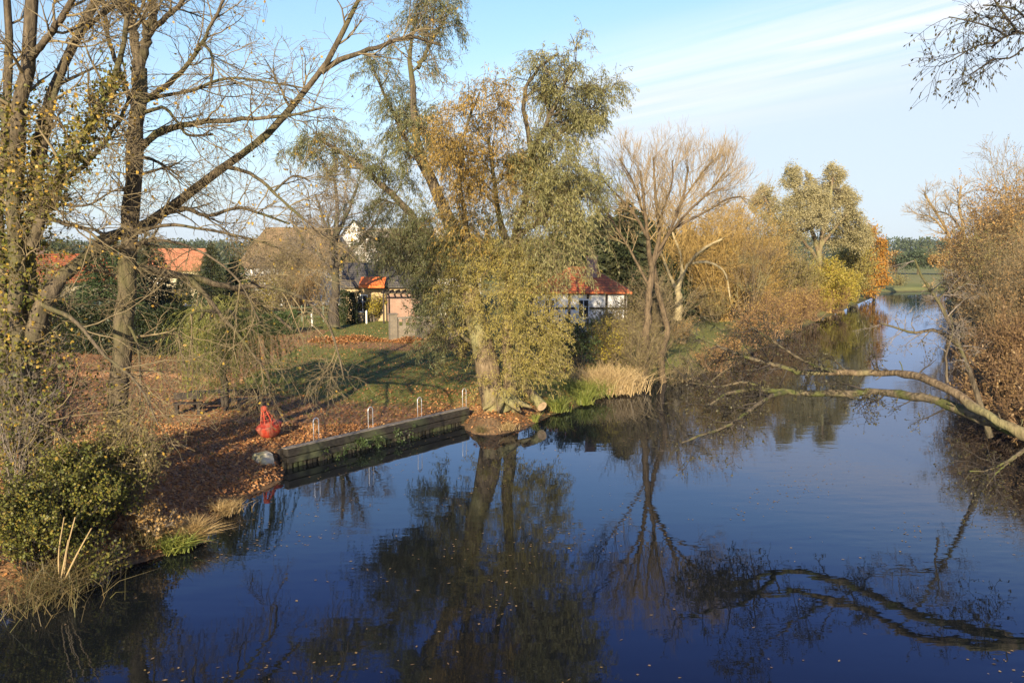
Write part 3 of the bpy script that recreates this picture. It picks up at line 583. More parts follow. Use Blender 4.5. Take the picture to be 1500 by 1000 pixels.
# ------------------------------------------------------------------ houses
def rot(rz): return np.array(Matrix.Rotation(rz, 3, 'Z'))
def house(name, label, c, w, d, eave, ridge, rz, mw, mr, hip=0.0, windows=(), chimney=None, over=.35, door=None, timber=False, gable_mat=None):
    """ridge along local x; windows: (face 'f'/'r'/'l', u, z, w, h); c = ground centre"""
    t = thing(name, label, 'house', c); R = rot(rz)
    T = lambda p: np.asarray(p, float) @ R.T + c
    x, y = w / 2, d / 2; hx = x - hip
    V = [(-x, -y, -.5), (x, -y, -.5), (x, y, -.5), (-x, y, -.5), (-x, -y, eave), (x, -y, eave), (x, y, eave), (-x, y, eave)]
    Q = [[0, 1, 5, 4], [2, 3, 7, 6], [1, 2, 6, 5], [3, 0, 4, 7]]; Tt = []
    if hip == 0:
        V += [(-x, 0, ridge), (x, 0, ridge)]; Tt = [[4, 8, 7], [5, 6, 9]]
    Geo().add(T(V), Q, Tt).build('wall', mw, t)
    # roof slabs 12 cm thick
    sl = (ridge - eave) / y; e = eave - sl * over + .06; rg = Geo(); ro = over if hip == 0 else over
    th = np.array([0, 0, .14])
    def slab(pts):
        pts = T(pts); n = len(pts); top = pts + th
        V2 = np.vstack([pts, top]); q2 = [[i, (i + 1) % n, n + (i + 1) % n, n + i] for i in range(n)]
        if n == 4: rg.add(V2, q2 + [[0, 3, 2, 1], [4, 5, 6, 7]])
        else: rg.add(V2, q2, [[0, 2, 1], [3, 4, 5]])
    X, Yo = x + ro, y + over; rh = hx + (ro if hip == 0 else 0); rz_ = ridge + .06
    slab([(-X, -Yo, e), (X, -Yo, e), (rh, 0, rz_), (-rh, 0, rz_)])
    slab([(X, Yo, e), (-X, Yo, e), (-rh, 0, rz_), (rh, 0, rz_)])
    if hip > 0:
        slab([(X, -Yo, e), (X, Yo, e), (rh, 0, rz_)]); slab([(-X, Yo, e), (-X, -Yo, e), (-rh, 0, rz_)])
    roof = rg.build('roof', mr, t)
    if chimney:
        cx, cy, cw, top = chimney; base = ridge - abs(cy) * sl - .6
        ch = Geo().box(T((cx, cy, (base + top) / 2)), (cw, cw * .8, top - base), rz).box(T((cx, cy, top + .04)), (cw + .12, cw * .8 + .12, .08), rz).build('chimney', M['brick'], None, off=np.array(c)); ch.parent = roof
    for (f, u, z, ww, hh) in windows:
        o = {'f': (u, -y - .02, z), 'b': (u, y + .02, z), 'r': (x + .02, u, z), 'l': (-x - .02, u, z)}[f]; a = rz + (0 if f in 'fb' else PI / 2)
        sg = {'f': (0, -1), 'b': (0, 1), 'r': (1, 0), 'l': (-1, 0)}[f]
        fr = Geo(); Ra = rot(a)
        ctr = T(o)
        def bb(dx, dz, sx_, sz_, dep): fr.box(ctr + np.array([dx, 0, dz]) @ Ra.T, (sx_, dep, sz_), a)
        bb(-ww / 2, 0, .09, hh + .09, .10); bb(ww / 2, 0, .09, hh + .09, .10); bb(0, hh / 2, ww - .09, .09, .10); bb(0, -hh / 2, ww - .09, .09, .10)
        bb(0, 0, .05, hh - .09, .07); bb(-ww / 4, .12 * hh, ww / 2 - .09, .04, .06); bb(ww / 4, .12 * hh, ww / 2 - .09, .04, .06)
        f_ = fr.build('window', M['white_paint'], t)
        pn = Geo().box(ctr, (ww - .06, .04, hh - .06), a).build('pane', M['glass'], None, off=np.array(c)); pn.parent = f_
    if timber:
        tg = Geo()
        for u in np.linspace(-x + .1, x - .1, 6): tg.box(T((u, -y - .015, eave / 2)), (.16, .07, eave), rz)
        for z in (eave * .36, eave * .68, eave - .1): tg.box(T((0, -y - .012, z)), (w, .06, .15), rz)
        for k, u in enumerate(np.linspace(-y + .1, y - .1, 4)): tg.box(T((x + .015, u, eave / 2)), (.07, .16, eave), rz); tg.box(T((-x - .015, u, eave / 2)), (.07, .16, eave), rz)
        for z in (eave * .36, eave * .68): tg.box(T((x + .012, 0, z)), (.06, d, .15), rz); tg.box(T((-x - .012, 0, z)), (.06, d, .15), rz)
        tg.build('timber_frame', M['timber'], t)
    return t, T, R
def hp(px, Y):
    p = at(px, 400, Y); return np.array([p[0], Y, gz(p[0], Y)])
# right half-timbered house with the red hipped roof
house('timbered_house', 'half-timbered white house with red hipped roof and brick chimney by the willow', hp(849, 60), 6.6, 6.0, 3.5, 5.0, -.10, M['white_wall'], M['tile_red'], hip=2.6,
      windows=(('f', .35, 2.35, .75, 1.25), ('f', -2.0, 2.35, .75, 1.25), ('r', .6, 2.2, .8, 1.1)), chimney=(.9, -1.2, .75, 5.9), timber=True)
# white house with large brown roof behind the bare tree
house('farmhouse', 'white farmhouse with a big brown tiled roof behind the bare lawn tree', hp(440, 92), 11.5, 8, 4.3, 8.2, .12, M['white_wall'], M['tile_brown'], hip=2.2,
      windows=(('f', -4.3, 2.6, .9, 1.3), ('f', -1.4, 2.6, .9, 1.3), ('f', 1.6, 2.6, .9, 1.3), ('f', 4.2, 2.6, .9, 1.3)))
house('gable_house', 'tall white gabled house partly hidden at the right of the brown roof', hp(524, 100), 9, 6.5, 5.4, 9.2, PI / 2 + .1, M['white_wall'], M['tile_grey'],
      windows=(('l', -1.3, 3.4, .9, 1.3), ('l', 1.3, 3.4, .9, 1.3), ('l', 0, 6.6, .8, 1.0)))
house('cream_house', 'cream house with steep red roof seen past the leftmost trunks', hp(90, 76), 7, 5.4, 3.1, 5.3, PI / 2 - .55, M['cream_wall'], M['tile_red'],
      windows=(('l', -1.4, 2.0, .9, 1.2), ('l', 1.4, 2.0, .9, 1.2)), chimney=(-1.5, .6, .55, 6.1))
house('small_house', 'low house with plain orange tiled roof between dark garden conifers', hp(266, 98), 5.6, 5.6, 3.7, 5.9, 0.05, M['cream_wall'], M['tile_orange'],
      windows=(('f', -1.8, 2.0, .9, 1.2), ('f', 1.8, 2.0, .9, 1.2)))
# ochre cottage with pergola
ct = hp(556, 69)
house('cottage', 'ochre cottage with white lattice window and orange awning above the brick wall', ct, 5.2, 4.4, 2.9, 4.5, .1, M['ochre_wall'], M['tile_grey'],
      windows=(('f', -1.25, 1.45, .75, 1.35),))
tt = thing('pergola', 'dark timber pergola with brick backing beside the ochre cottage', 'pergola', ct + np.array([2.4, -2.6, 0]))
for sx in (-1.5, 1.5):
    for sy in (-1, .6): Geo().box(ct + np.array([2.4 + sx, -2.9 + sy, 1.15]), (.12, .12, 2.5)).build('post', M['timber'], tt)
for k in range(7): Geo().box(ct + np.array([.9 + k * .5, -3.1, 2.5]), (.09, 2.2, .14)).build('rafter', M['timber'], tt)
Geo().box(ct + np.array([2.4, -3.9, 2.38]), (3.4, .1, .12)).box(ct + np.array([2.4, -2.3, 2.38]), (3.4, .1, .12)).build('beam', M['timber'], tt)
Geo().box(ct + np.array([2.3, -2.45, 1.0]), (2.6, .14, 2.4)).build('brick_panel', M['brick'], tt)
aw = thing('awning', 'orange cloth awning sloping from the cottage eave', 'awning', ct + np.array([-.6, -2.6, 3.2]))
A0 = ct + np.array([-1.1, -2.35, 3.6]); A1 = ct + np.array([-1.1, -3.5, 3.0])
Geo().add([A0, A0 + [2.0, .1, 0], A1 + [2.0, .1, 0], A1, A0 - [0, 0, .04], A0 + [2.0, .1, -.04], A1 + [2.0, .1, -.04], A1 - [0, 0, .04]], [[0, 1, 2, 3], [7, 6, 5, 4], [0, 4, 5, 1], [2, 6, 7, 3], [0, 3, 7, 4], [1, 5, 6, 2]]).build('cloth', M['awning'], aw)
Geo().add([A1, A1 + [2.0, .1, 0], A1 + [2.0, .1, -.25], A1 - [0, 0, .25]], [[0, 1, 2, 3]]).build('valance', M['awning'], aw)
# barn with a two-tone roof behind
bc = hp(636, 78)
bt, T, R = house('barn', 'white barn with dark slate lower roof behind the willow', bc, 8.5, 7, 3.6, 6.6, .08, M['white_wall'], M['tile_grey'], windows=(('f', 2.4, 2.0, .9, 1.2),))
house('long_shed', 'pale sheet roofed shed rising behind the dark barn roof', hp(618, 88), 10, 6, 6.3, 8.0, .05, M['white_wall'], M['fibre_sheet'])
# garden wall with openings
w0 = hp(580, 55.5); w1 = hp(668, 57); dw = (w1 - w0)[:2]; Lw = np.linalg.norm(dw); aw_ = math.atan2(dw[1], dw[0])
gw = thing('garden_wall', 'low tan brick garden wall with square openings left of the willow', 'wall', (w0 + w1) / 2)
def wp(s, z, o=0): return np.array([w0[0] + dw[0] * s / Lw - math.sin(aw_) * o, w0[1] + dw[1] * s / Lw + math.cos(aw_) * o, w0[2] + z])
Geo().box(wp(Lw / 2, .2), (Lw, .24, 1.5), aw_).build('plinth', M['brick_tan'], gw)
g = Geo(); nb = 9
for k in range(nb + 1): g.box(wp(.05 + (Lw - .1) * k / nb, 1.17), (.20, .22, .44), aw_)
g.build('baluster', M['brick_tan'], gw)
Geo().box(wp(Lw / 2, 1.45), (Lw + .1, .30, .12), aw_).build('coping', M['wall_cap'], gw)
for s in (-.25, Lw + .25): Geo().box(wp(s, .6), (.5, .5, 2.2), aw_).box(wp(s, 1.74), (.6, .6, .08), aw_).build('pier', M['brick_tan'], gw)
# fences
def wire_fence(name, label, a, b, n, h, mat, rails=2, mesh=True):
    t = thing(name, label, 'fence', (np.array(a) + b) / 2); a = np.array(a); b = np.array(b)
    for k in range(n):
        p = a + (b - a) * k / (n - 1); p[2] = gz(p[0], p[1]); Geo().box(p + [0, 0, h / 2], (.08, .08, h + .2)).build('post', mat, t)
    g = Geo()
    for r in range(rails):
        z = h * (.35 + .6 * r / max(1, rails - 1)); P = np.array([a + (b - a) * k / 12 for k in range(13)]); P[:, 2] = ground_z(P[:, 0], P[:, 1]) + z
        g.tubes(P, np.full(13, .022), 4)
    g.build('rail', mat, t)
wire_fence('wire_fence', 'thin green wire fence on the lawn behind the bare tree', hp(425, 66), hp(488, 66), 5, 1.2, M['wire'], 3)
wire_fence('post_fence', 'pale post and rail fence behind the brown hedge at left', hp(200, 66), hp(288, 66), 6, 1.4, M['metal'], 2)
# white marker posts
for (px, py, lab) in ((537, 474, 'white stake on the grass in front of the ochre cottage'), (457, 478, 'white stake on the lawn left of the bare tree trunk'), (200, 446, 'white stake by the brown clipped hedge near the second trunk')):
    p = gp(px, py, 1.7); p[2] = gz(p[0], p[1]); h = .95
    t = thing('marker_post', lab, 'post', p)
    Geo().box(p + [0, 0, h / 2 - .05], (.11, .11, h + .1)).build('shaft', M['white_paint'], t)
    Geo().add(p + np.array([[-.07, -.07, h], [.07, -.07, h], [.07, .07, h], [-.07, .07, h], [0, 0, h + .1]]), [[3, 2, 1, 0]], [[0, 1, 4], [1, 2, 4], [2, 3, 4], [3, 0, 4]]).build('cap', M['white_paint'], t)
# ------------------------------------------------------------------ near left trees
def poplar(name, label, lim, base, bark, twig, l1=9, l2=6, l3=5, L1=(1.2, 2.6), L2=(.6, 1.4), L3=(.3, .8), droop=-.02, leaf=None, nleaf=.2, ls=(.09, .075), K=18, sides=10):
    t = thing(name, label, 'tree', base)
    P, R = limbs(lim, K)
    g = Geo(); big = R[:, 0] > .1
    g.tubes(P[big], R[big], sides); 
    if (~big).any(): g.tubes(P[~big], R[~big], 7)
    g.build('trunk', bark, t, smooth=True)
    P1, R1 = grow(P, R, l1, L1, (30, 70), 7, .05, .17, .45, .008, (.30, .98))
    P2, R2 = grow(P1, R1, l2, L2, (25, 65), 6, droop, .2, .6, .005)
    P3, R3 = grow(P2, R2, l3, L3, (20, 60), 5, droop * 2, .22, .6, .004)
    g = Geo(); g.tubes(P1, R1, 5); g.tubes(P2, R2, 4); g.tubes(P3, R3, 3)
    g.build('twigs', twig, t, smooth=True)
    if leaf:
        g = Geo(); leaves_on(g, P3, nleaf, ls[0], ls[1], .5, .02); g.build('leaves', leaf, t)
    return t, P, R, P1, P2, P3
YA = 20.0
A_limbs = [
    ([(38, 790, YA), (36, 690, YA), (32, 600, YA), (28, 500, YA), (24, 400, YA), (20, 300, YA), (24, 220, YA), (35, 150, YA - .2), (43, 70, YA - .3), (46, -60, YA - .4)], 26, 17),
    ([(66, 780, YA + .3), (58, 660, YA + .3), (50, 560, YA + .3), (45, 440, YA + .3), (46, 330, YA + .4), (52, 230, YA + .5), (72, 150, YA + .6), (98, 80, YA + .7), (130, 22, YA + .8), (172, -40, YA + 1)], 25, 11),
    ([(48, 360, YA), (72, 285, YA - .2), (108, 222, YA - .4), (150, 150, YA - .6), (178, 80, YA - .8), (187, 20, YA - 1)], 17, 7),
    ([(60, 330, YA + .2), (80, 278, YA + .1), (128, 238, YA), (165, 190, YA), (190, 145, YA), (205, 100, YA)], 10, 4),
    ([(28, 205, YA), (8, 172, YA + .3), (-30, 150, YA + .6)], 15, 11),
    ([(45, 340, YA + .4), (60, 250, YA + .2), (76, 160, YA), (105, 70, YA - .2), (150, 20, YA - .4), (200, -20, YA - .5)], 11, 6),
    ([(16, 780, YA + .6), (12, 640, YA + .6), (6, 520, YA + .6), (2, 400, YA + .6), (-2, 300, YA + .7), (6, 180, YA + .8), (14, 60, YA + .9), (2, -50, YA + 1)], 19, 10),
    ([(47, 500, YA + .15), (54, 460, YA + .2), (85, 412, YA + .6), (150, 352, YA + 1.5), (192, 335, YA + 2.9), (240, 312, YA + 3.0), (300, 265, YA + 2.6), (350, 228, YA + 2.3), (402, 188, YA + 2), (440, 140, YA + 1.8), (470, 105, YA + 1.6), (502, 50, YA + 1.4), (528, -6, YA + 1.2), (545, -50, YA + 1)], 25, 6),
    ([(470, 106, YA + 1.6), (500, 88, YA + 1.7), (560, 66, YA + 2), (602, 55, YA + 2.2), (645, 66, YA + 2.4)], 9, 4),
    ([(328, 243, YA + 2.4), (370, 256, YA + 2.2), (402, 283, YA + 2), (432, 311, YA + 1.8), (470, 340, YA + 1.6)], 7, 3),
    ([(400, 281, YA + 2), (430, 258, YA + 2.2), (455, 266, YA + 2.3)], 4, 2),
    ([(226, 320, YA + 3), (262, 304, YA + 2.8), (305, 316, YA + 2.6), (345, 305, YA + 2.4), (378, 312, YA + 2.2), (424, 328, YA + 2)], 8, 3),
    ([(72, 318, YA + .2), (95, 328, YA), (125, 336, YA - .2), (145, 352, YA - .3)], 8, 4),
    ([(62, 446, YA), (110, 470, YA - .6), (152, 520, YA - 1), (192, 551, YA - 1.3), (215, 585, YA - 1.5), (232, 622, YA - 1.6)], 8, 2.5),
    ([(40, 90, YA - .3), (80, 40, YA - .8), (120, -20, YA - 1.2)], 12, 8),
    ([(30, 600, YA), (60, 618, YA - .6), (95, 640, YA - 1), (128, 672, YA - 1.3)], 6, 2),
    ([(86, 300, YA), (128, 300, YA - .5), (165, 280, YA - .8), (200, 270, YA - 1)], 5, 2),
]
bA = gp(42, 720, 1.1); bA = np.array([bA[0] if abs(bA[0]) < 30 else -11.6, YA, 1.0]); bA[0] = at(42, 720, YA)[0]
tA, PA, RA, P1A, P2A, P3A = poplar('poplar_tree', 'multi-stemmed ivy-clad tree with yellow leaves at the left edge of the river bank', A_limbs, bA, M['bark'], M['twig_tan'], 9, 6, 5, leaf=M['l_yellow'], nleaf=.16)
# epicormic shoots and ivy wrapped round the lower stems
sel = [0, 1, 2, 6]
Ps, Rs = PA[sel], RA[sel]
E1, ER1 = grow(Ps, Rs, 120, (.5, 1.5), (40, 100), 6, -.05, .25, .05, .005, (.1, .75), 0)
E2, ER2 = grow(E1, ER1, 3, (.25, .7), (25, 70), 5, -.08, .25, .6, .004)
g = Geo(); g.tubes(E1, ER1, 3); g.tubes(E2, ER2, 3); g.build('shoots', M['twig_tan'], tA)
g = Geo(); leaves_on(g, Ps, 1500, .11, .09, .4, .17, (.12, .78)); leaves_on(g, E1, 5, .09, .075, .4, .05); g.build('ivy', M['l_ivy'], tA)
g = Geo(); leaves_on(g, E2, 1.1, .085, .075, .5, .03); g.build('yellow_leaves', M['l_yellow'], tA)
YB = 22.0
B_limbs = [
    ([(172, 780, YB), (174, 690, YB), (176, 620, YB), (178, 560, YB), (182, 480, YB), (186, 400, YB), (191, 320, YB), (196, 250, YB), (200, 180, YB), (204, 100, YB)], 33, 22),
    ([(204, 105, YB), (198, 60, YB), (188, 20, YB - .1), (180, -50, YB - .2)], 15, 10),
    ([(204, 105, YB), (214, 60, YB), (224, 20, YB), (228, -50, YB)], 14, 9),
    ([(208, 65, YB), (232, 35, YB - .2), (258, 12, YB - .4), (290, -30, YB - .6)], 9, 6),
    ([(208, 150, YB), (238, 130, YB - .3), (272, 98, YB - .6), (296, 63, YB - .8), (330, -5, YB - 1)], 10, 4),
    ([(296, 63, YB - .8), (308, 76, YB - .9), (312, 100, YB - 1), (308, 130, YB - 1)], 5, 3),
    ([(206, 216, YB), (228, 196, YB - .2), (262, 185, YB - .4), (310, 178, YB - .6), (370, 174, YB - .7), (418, 170, YB - .8), (472, 158, YB - 1)], 12, 3),
    ([(212, 165, YB), (240, 158, YB - .3), (262, 182, YB - .5), (276, 198, YB - .8), (312, 197, YB - 1)], 6, 3),
    ([(203, 228, YB), (232, 238, YB - .3), (262, 258, YB - .6)], 6, 2.5),
    ([(208, 148, YB), (250, 138, YB), (285, 132, YB), (330, 115, YB - .2), (390, 120, YB - .4), (450, 130, YB - .6)], 6, 2.5),
    ([(186, 395, YB), (230, 396, YB + .5), (276, 406, YB + 1), (342, 422, YB + 1.6), (384, 448, YB + 2), (428, 482, YB + 2.4)], 15, 4),
    ([(276, 406, YB + 1), (298, 428, YB + 1), (320, 457, YB + 1), (346, 486, YB + 1), (372, 520, YB + 1), (392, 548, YB + 1), (396, 578, YB + 1.2)], 9, 2.5),
    ([(320, 457, YB + 1), (290, 456, YB + .5), (268, 468, YB + .2), (262, 500, YB), (272, 540, YB)], 5, 2),
    ([(342, 422, YB + 1.6), (390, 420, YB + 1.2), (440, 436, YB + .9), (478, 470, YB + .6), (496, 520, YB + .4), (504, 556, YB + .3)], 8, 2.5),
    ([(188, 360, YB), (240, 352, YB - .4), (300, 372, YB - .8), (350, 412, YB - 1), (380, 470, YB - 1.2)], 6, 2),
    ([(190, 345, YB), (245, 330, YB), (320, 340, YB), (400, 360, YB), (462, 400, YB)], 6, 2),
    ([(182, 470, YB), (200, 500, YB - .5), (206, 560, YB - .9), (202, 640, YB - 1.1)], 5, 2),
    ([(200, 170, YB), (180, 120, YB + .3), (160, 60, YB + .5), (150, 0, YB + .6)], 9, 5),
]
tB, PB, RB_, P1B, P2B, P3B = poplar('poplar_tree', 'tall forked tree with a bare upper trunk and hanging tan twigs beside the ivy-clad one', B_limbs, np.array([at(173, 700, YB)[0], YB, 1.0]), M['bark'], M['twig_tan'], 9, 6, 5, droop=-.07, leaf=M['l_yellow'], nleaf=.05)
E1, ER1 = grow(PB[:1], RB_[:1], 110, (.4, 1.2), (40, 100), 6, -.06, .25, .05, .005, (.05, .75), 0)
E2, ER2 = grow(E1, ER1, 3, (.2, .6), (25, 70), 5, -.08, .25, .6, .004)
g = Geo(); g.tubes(E1, ER1, 3); g.tubes(E2, ER2, 3); g.build('shoots', M['twig_tan'], tB)
g = Geo(); leaves_on(g, PB[:1], 900, .09, .07, .4, .2, (.05, .3)); g.build('ivy', M['l_ivy'], tB)
# ------------------------------------------------------------------ the big willow by the quay
Yw = 35.0
W_limbs = [
    ([(730, 605, Yw - .4), (722, 565, Yw - .3), (708, 520, Yw - .2), (697, 470, Yw), (688, 410, Yw), (672, 355, Yw + .2), (648, 300, Yw + .4), (625, 245, Yw + .5), (608, 185, Yw + .6), (604, 120, Yw + .7), (600, 70, Yw + .8), (612, 20, Yw + 1)], 42, 3),
    ([(748, 602, Yw), (744, 540, Yw), (742, 480, Yw), (747, 420, Yw), (752, 350, Yw), (768, 295, Yw - .2), (777, 245, Yw - .4), (772, 190, Yw - .5), (766, 145, Yw - .6), (784, 105, Yw - .8), (818, 78, Yw - 1)], 24, 3),
    ([(692, 440, Yw), (668, 395, Yw + 1), (632, 372, Yw + 2), (595, 362, Yw + 2.6), (560, 350, Yw + 3)], 17, 6),
    ([(655, 318, Yw + .4), (628, 262, Yw + 1.2), (596, 205, Yw + 1.8), (568, 150, Yw + 2.2), (545, 95, Yw + 2.6)], 12, 3),
    ([(690, 425, Yw), (684, 340, Yw - .8), (674, 260, Yw - 1.4), (682, 190, Yw - 1.8), (703, 135, Yw - 2)], 11, 3),
    ([(776, 236, Yw - .4), (808, 165, Yw - .6), (826, 126, Yw - .8), (844, 100, Yw - 1)], 10, 3),
    ([(774, 250, Yw - .4), (815, 200, Yw), (848, 178, Yw + .4), (878, 158, Yw + .6)], 9, 3),
    ([(755, 345, Yw), (790, 325, Yw - .8), (822, 300, Yw - 1.4), (846, 292, Yw - 1.8)], 11, 4),
    ([(640, 372, Yw + 2), (600, 312, Yw + 2.4), (556, 268, Yw + 2.6), (505, 226, Yw + 2.8), (468, 205, Yw + 3)], 15, 5),
    ([(612, 100, Yw + .7), (636, 55, Yw + 1), (655, 22, Yw + 1.2)], 7, 3),
    ([(750, 380, Yw), (730, 310, Yw - .6), (722, 250, Yw - 1), (716, 200, Yw - 1.2)], 12, 4),
    ([(716, 520, Yw), (655, 470, Yw + .6), (640, 420, Yw + 1)], 8, 3),
]
bw = np.array([at(735, 595, Yw)[0], Yw, .8])
tW = thing('willow_tree', 'largest willow with leaning ivy-wrapped trunks at the end of the quay wall', 'tree', bw)
P, R = limbs(W_limbs, 18, .2); g = Geo(); g.tubes(P[:2, :9], R[:2, :9], 12); g.build('trunk', M['bark_lit'], tW, smooth=True)  # lower trunk coloured as sunlit, limbs keep the darker bark
g = Geo(); g.tubes(P[:2, 8:], R[:2, 8:], 10); g.tubes(P[2:], R[2:], 9); g.build('limbs', M['bark'], tW, smooth=True)
# root flare
g = Geo(); fr = gp(728, 594, .8)
for k in range(7):
    a = k * .9 + rng.uniform(0, .4); rr = rng.uniform(.8, 1.3)
    S = spline(np.array([fr + [0.2, .4, .42], fr + [math.cos(a) * rr * .5 + .2, math.sin(a) * rr * .5 + .4, .10], fr + [math.cos(a) * rr + .2, math.sin(a) * rr + .4, -.15]]), 8); g.tubes(S, np.linspace(.26, .05, 8), 8)
g.build('roots', M['bark_lit'], tW, smooth=True)
P1, R1 = grow(P, R, 10, (1.1, 2.3), (25, 65), 7, .06, .15, .5, .012, (.34, .99), .2)
P2, R2 = grow(P1, R1, 6, (.6, 1.3), (25, 70), 6, -.04, .18, .6, .008)
P3, R3 = grow(P2, R2, 6, (.7, 1.5), (20, 60), 6, -.30, .15, .6, .006)
g = Geo(); g.tubes(P1, R1, 5); g.tubes(P2, R2, 4); g.tubes(P3, R3, 3); g.build('branches', M['bark'], tW, smooth=True)
idx = np.repeat(np.arange(12), 10); idx3 = np.repeat(np.repeat(idx, 6), 6)
pxs = P3[:, 2, 0] / P3[:, 2, 1] * F + 750
gold = np.isin(idx3, [4, 10]); left = ~gold & (pxs < 705)
up = P3[:, 2, 2] > 13.0
g = Geo(); leaves_on(g, P3[left & ~up], 22, .19, .032, .85, .05); leaves_on(g, P3[left & up], 17, .17, .03, .7, .05); g.build('green_crown', M['l_willow_dk'], tW)
right = ~gold & ~left
g = Geo(); leaves_on(g, P3[right & ~up], 22, .19, .034, .85, .05); leaves_on(g, P3[right & up], 18, .17, .032, .7, .05); g.build('olive_crown', M['l_willow'], tW)
g = Geo(); leaves_on(g, P3[gold], 15, .15, .032, .7, .06); g.build('golden_crown', M['l_golden'], tW)
# thin shoots bristling from the trunk feet
# extra drooping curtains
def curtain(px, py, Y, rx, rz, n, mat, nl=14, L=(.8, 1.9), nm='curtain'):
    c = at(px, py, Y); base = c + rng.normal(0, 1, (n, 3)) * np.array([pxm(rx, Y), pxm(rx, Y) * .8, pxm(rz, Y)]) * .55
    P0 = np.stack([base, base + rng.normal(0, .1, (n, 3)) + [0, 0, .2]], 1)
    Pc, Rc = grow(P0, np.full((n, 2), .012), 2, L, (20, 90), 7, -.35, .12, .6, .005, (.1, .9), 0)
    g1.tubes(Pc, Rc, 3); leaves_on(mat, Pc, nl * 1.1, .18, .032, .9, .04)
g1 = Geo(); gd, go, gy_ = Geo(), Geo(), Geo()
for a in [(585, 330, Yw + 2, 60, 40, 90), (560, 290, Yw + 2.5, 45, 50, 60), (635, 330, Yw + 1, 50, 45, 80), (600, 380, Yw + 1.5, 50, 15, 45), (500, 215, Yw + 3, 40, 35, 40), (620, 210, Yw + 1, 45, 60, 50), (645, 395, Yw + 1, 30, 15, 25), (560, 365, Yw + 2, 35, 12, 35)]: curtain(*a, gd)
for a in [(800, 320, Yw - 1, 55, 55, 110), (815, 395, Yw - 1, 35, 25, 60), (790, 260, Yw, 45, 45, 60), (840, 270, Yw - .5, 30, 45, 45), (815, 175, Yw, 40, 40, 40), (835, 235, Yw - .8, 30, 50, 50), (845, 330, Yw - 1.4, 22, 50, 50), (780, 330, Yw - 1.2, 30, 50, 50), (775, 390, Yw - .5, 35, 40, 60), (720, 330, Yw, 40, 40, 40)]: curtain(*a, go)
for a in [(660, 210, Yw - 1, 40, 45, 90), (700, 260, Yw - 1.2, 35, 60, 80), (720, 160, Yw - 1.5, 40, 25, 50), (690, 340, Yw - 1, 30, 40, 40), (745, 270, Yw - 1, 25, 40, 40)]: curtain(*a, gy_, 12)
g1.build('hanging_twigs', M['twig_tan'], tW); gd.build('green_curtain', M['l_willow_dk'], tW); go.build('olive_curtain', M['l_willow'], tW); gy_.build('golden_curtain', M['l_golden'], tW)
# yellow-green leaf sprays round the lower trunks
g = Geo(); g1 = Geo()
def spray(px, py, Y, rx, rz, n, L=(.5, 1.3), nl=22):
    c = at(px, py, Y); base = c + rng.normal(0, 1, (n, 3)) * np.array([pxm(rx, Y), pxm(rx, Y) * .8, pxm(rz, Y)]) * .5
    out = base - np.array([at(735, py, Yw)[0], Yw, 0]); out[:, 2] = 0; out = nrm(out)
    P0 = np.stack([base, base + out * .15 + rng.normal(0, .06, (n, 3)) + [0, 0, .16]], 1)
    Pc, Rc = grow(P0, np.full((n, 2), .010), 3, L, (10, 80), 7, -.22, .16, .6, .005, (.1, .9), 0)
    g1.tubes(Pc, Rc, 3); leaves_on(g, Pc, nl * 1.25, .11, .029, .9, .05)
for a in [(712, 385, Yw - .4, 40, 46, 50), (745, 430, Yw - .9, 50, 50, 66), (783, 480, Yw - 1.1, 46, 56, 70), (694, 440, Yw - .4, 30, 56, 34), (745, 500, Yw - 1.0, 26, 46, 22), (790, 535, Yw - 1.2, 36, 34, 36), (690, 372, Yw, 46, 26, 28), (662, 480, Yw + 1.2, 22, 60, 18), (768, 385, Yw - .6, 44, 40, 40), (762, 545, Yw - 1.3, 26, 36, 16), (676, 410, Yw, 24, 46, 20), (810, 505, Yw - .8, 18, 40, 18), (740, 350, Yw - .2, 30, 40, 20)]: spray(*a)
clump_leaves(g, at(748, 455, Yw), (pxm(46, Yw), pxm(40, Yw), pxm(95, Yw)), 3400, .10, .03, per=20, cs=.14, droop=.6, shell=.3)
Sb, Zb = limbs(W_limbs[:2], 18, .2); E1, ER1 = grow(Sb[:, :7], Zb[:, :7], 100, (.3, 1.0), (15, 70), 6, .05, .18, .03, .006, (.0, 1), 0); g1.tubes(E1, ER1, 3); leaves_on(g, E1, 9, .09, .032, .5, .04)
for a in [(705, 568, Yw - 1.4, 16, 22, 7), (735, 575, Yw - 1.6, 30, 14, 8)]: spray(*a, L=(.3, .7), nl=14)
g.build('trunk_foliage', M['l_yelgreen'], tW); g1.build('trunk_shoots', M['twig_tan'], tW)
# ------------------------------------------------------------------ small weeping tree over the picnic table
Y5 = 33.0; b5 = gp(330, 590, 1.05); b5[2] = gz(b5[0], b5[1]); Y5 = b5[1]
t5 = thing('weeping_tree', 'small weeping willow hanging over the dark picnic table', 'tree', b5)
P, R = limbs([([(330, 595, Y5), (327, 550, Y5), (322, 505, Y5), (320, 470, Y5)], 13, 8)] + [([(321, 480, Y5), (321 + dx * .5, 455 - abs(dx) * .06, Y5 + dy * .5), (321 + dx, 470, Y5 + dy)], 6, 3) for dx, dy in ((-55, .5), (-30, -1.2), (-20, 1.4), (25, -1.4), (30, 1.2), (62, .3), (5, -1.8))], 12)
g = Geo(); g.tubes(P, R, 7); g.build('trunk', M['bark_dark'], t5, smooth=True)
P1, R1 = grow(P[1:], R[1:], 9, (.5, 1.1), (30, 80), 6, -.05, .15, .5, .008, (.2, 1), 0)
P2, R2 = grow(P1, R1, 7, (1.8, 3.2), (20, 70), 9, -.6, .07, .5, .004, (.2, 1), 0)
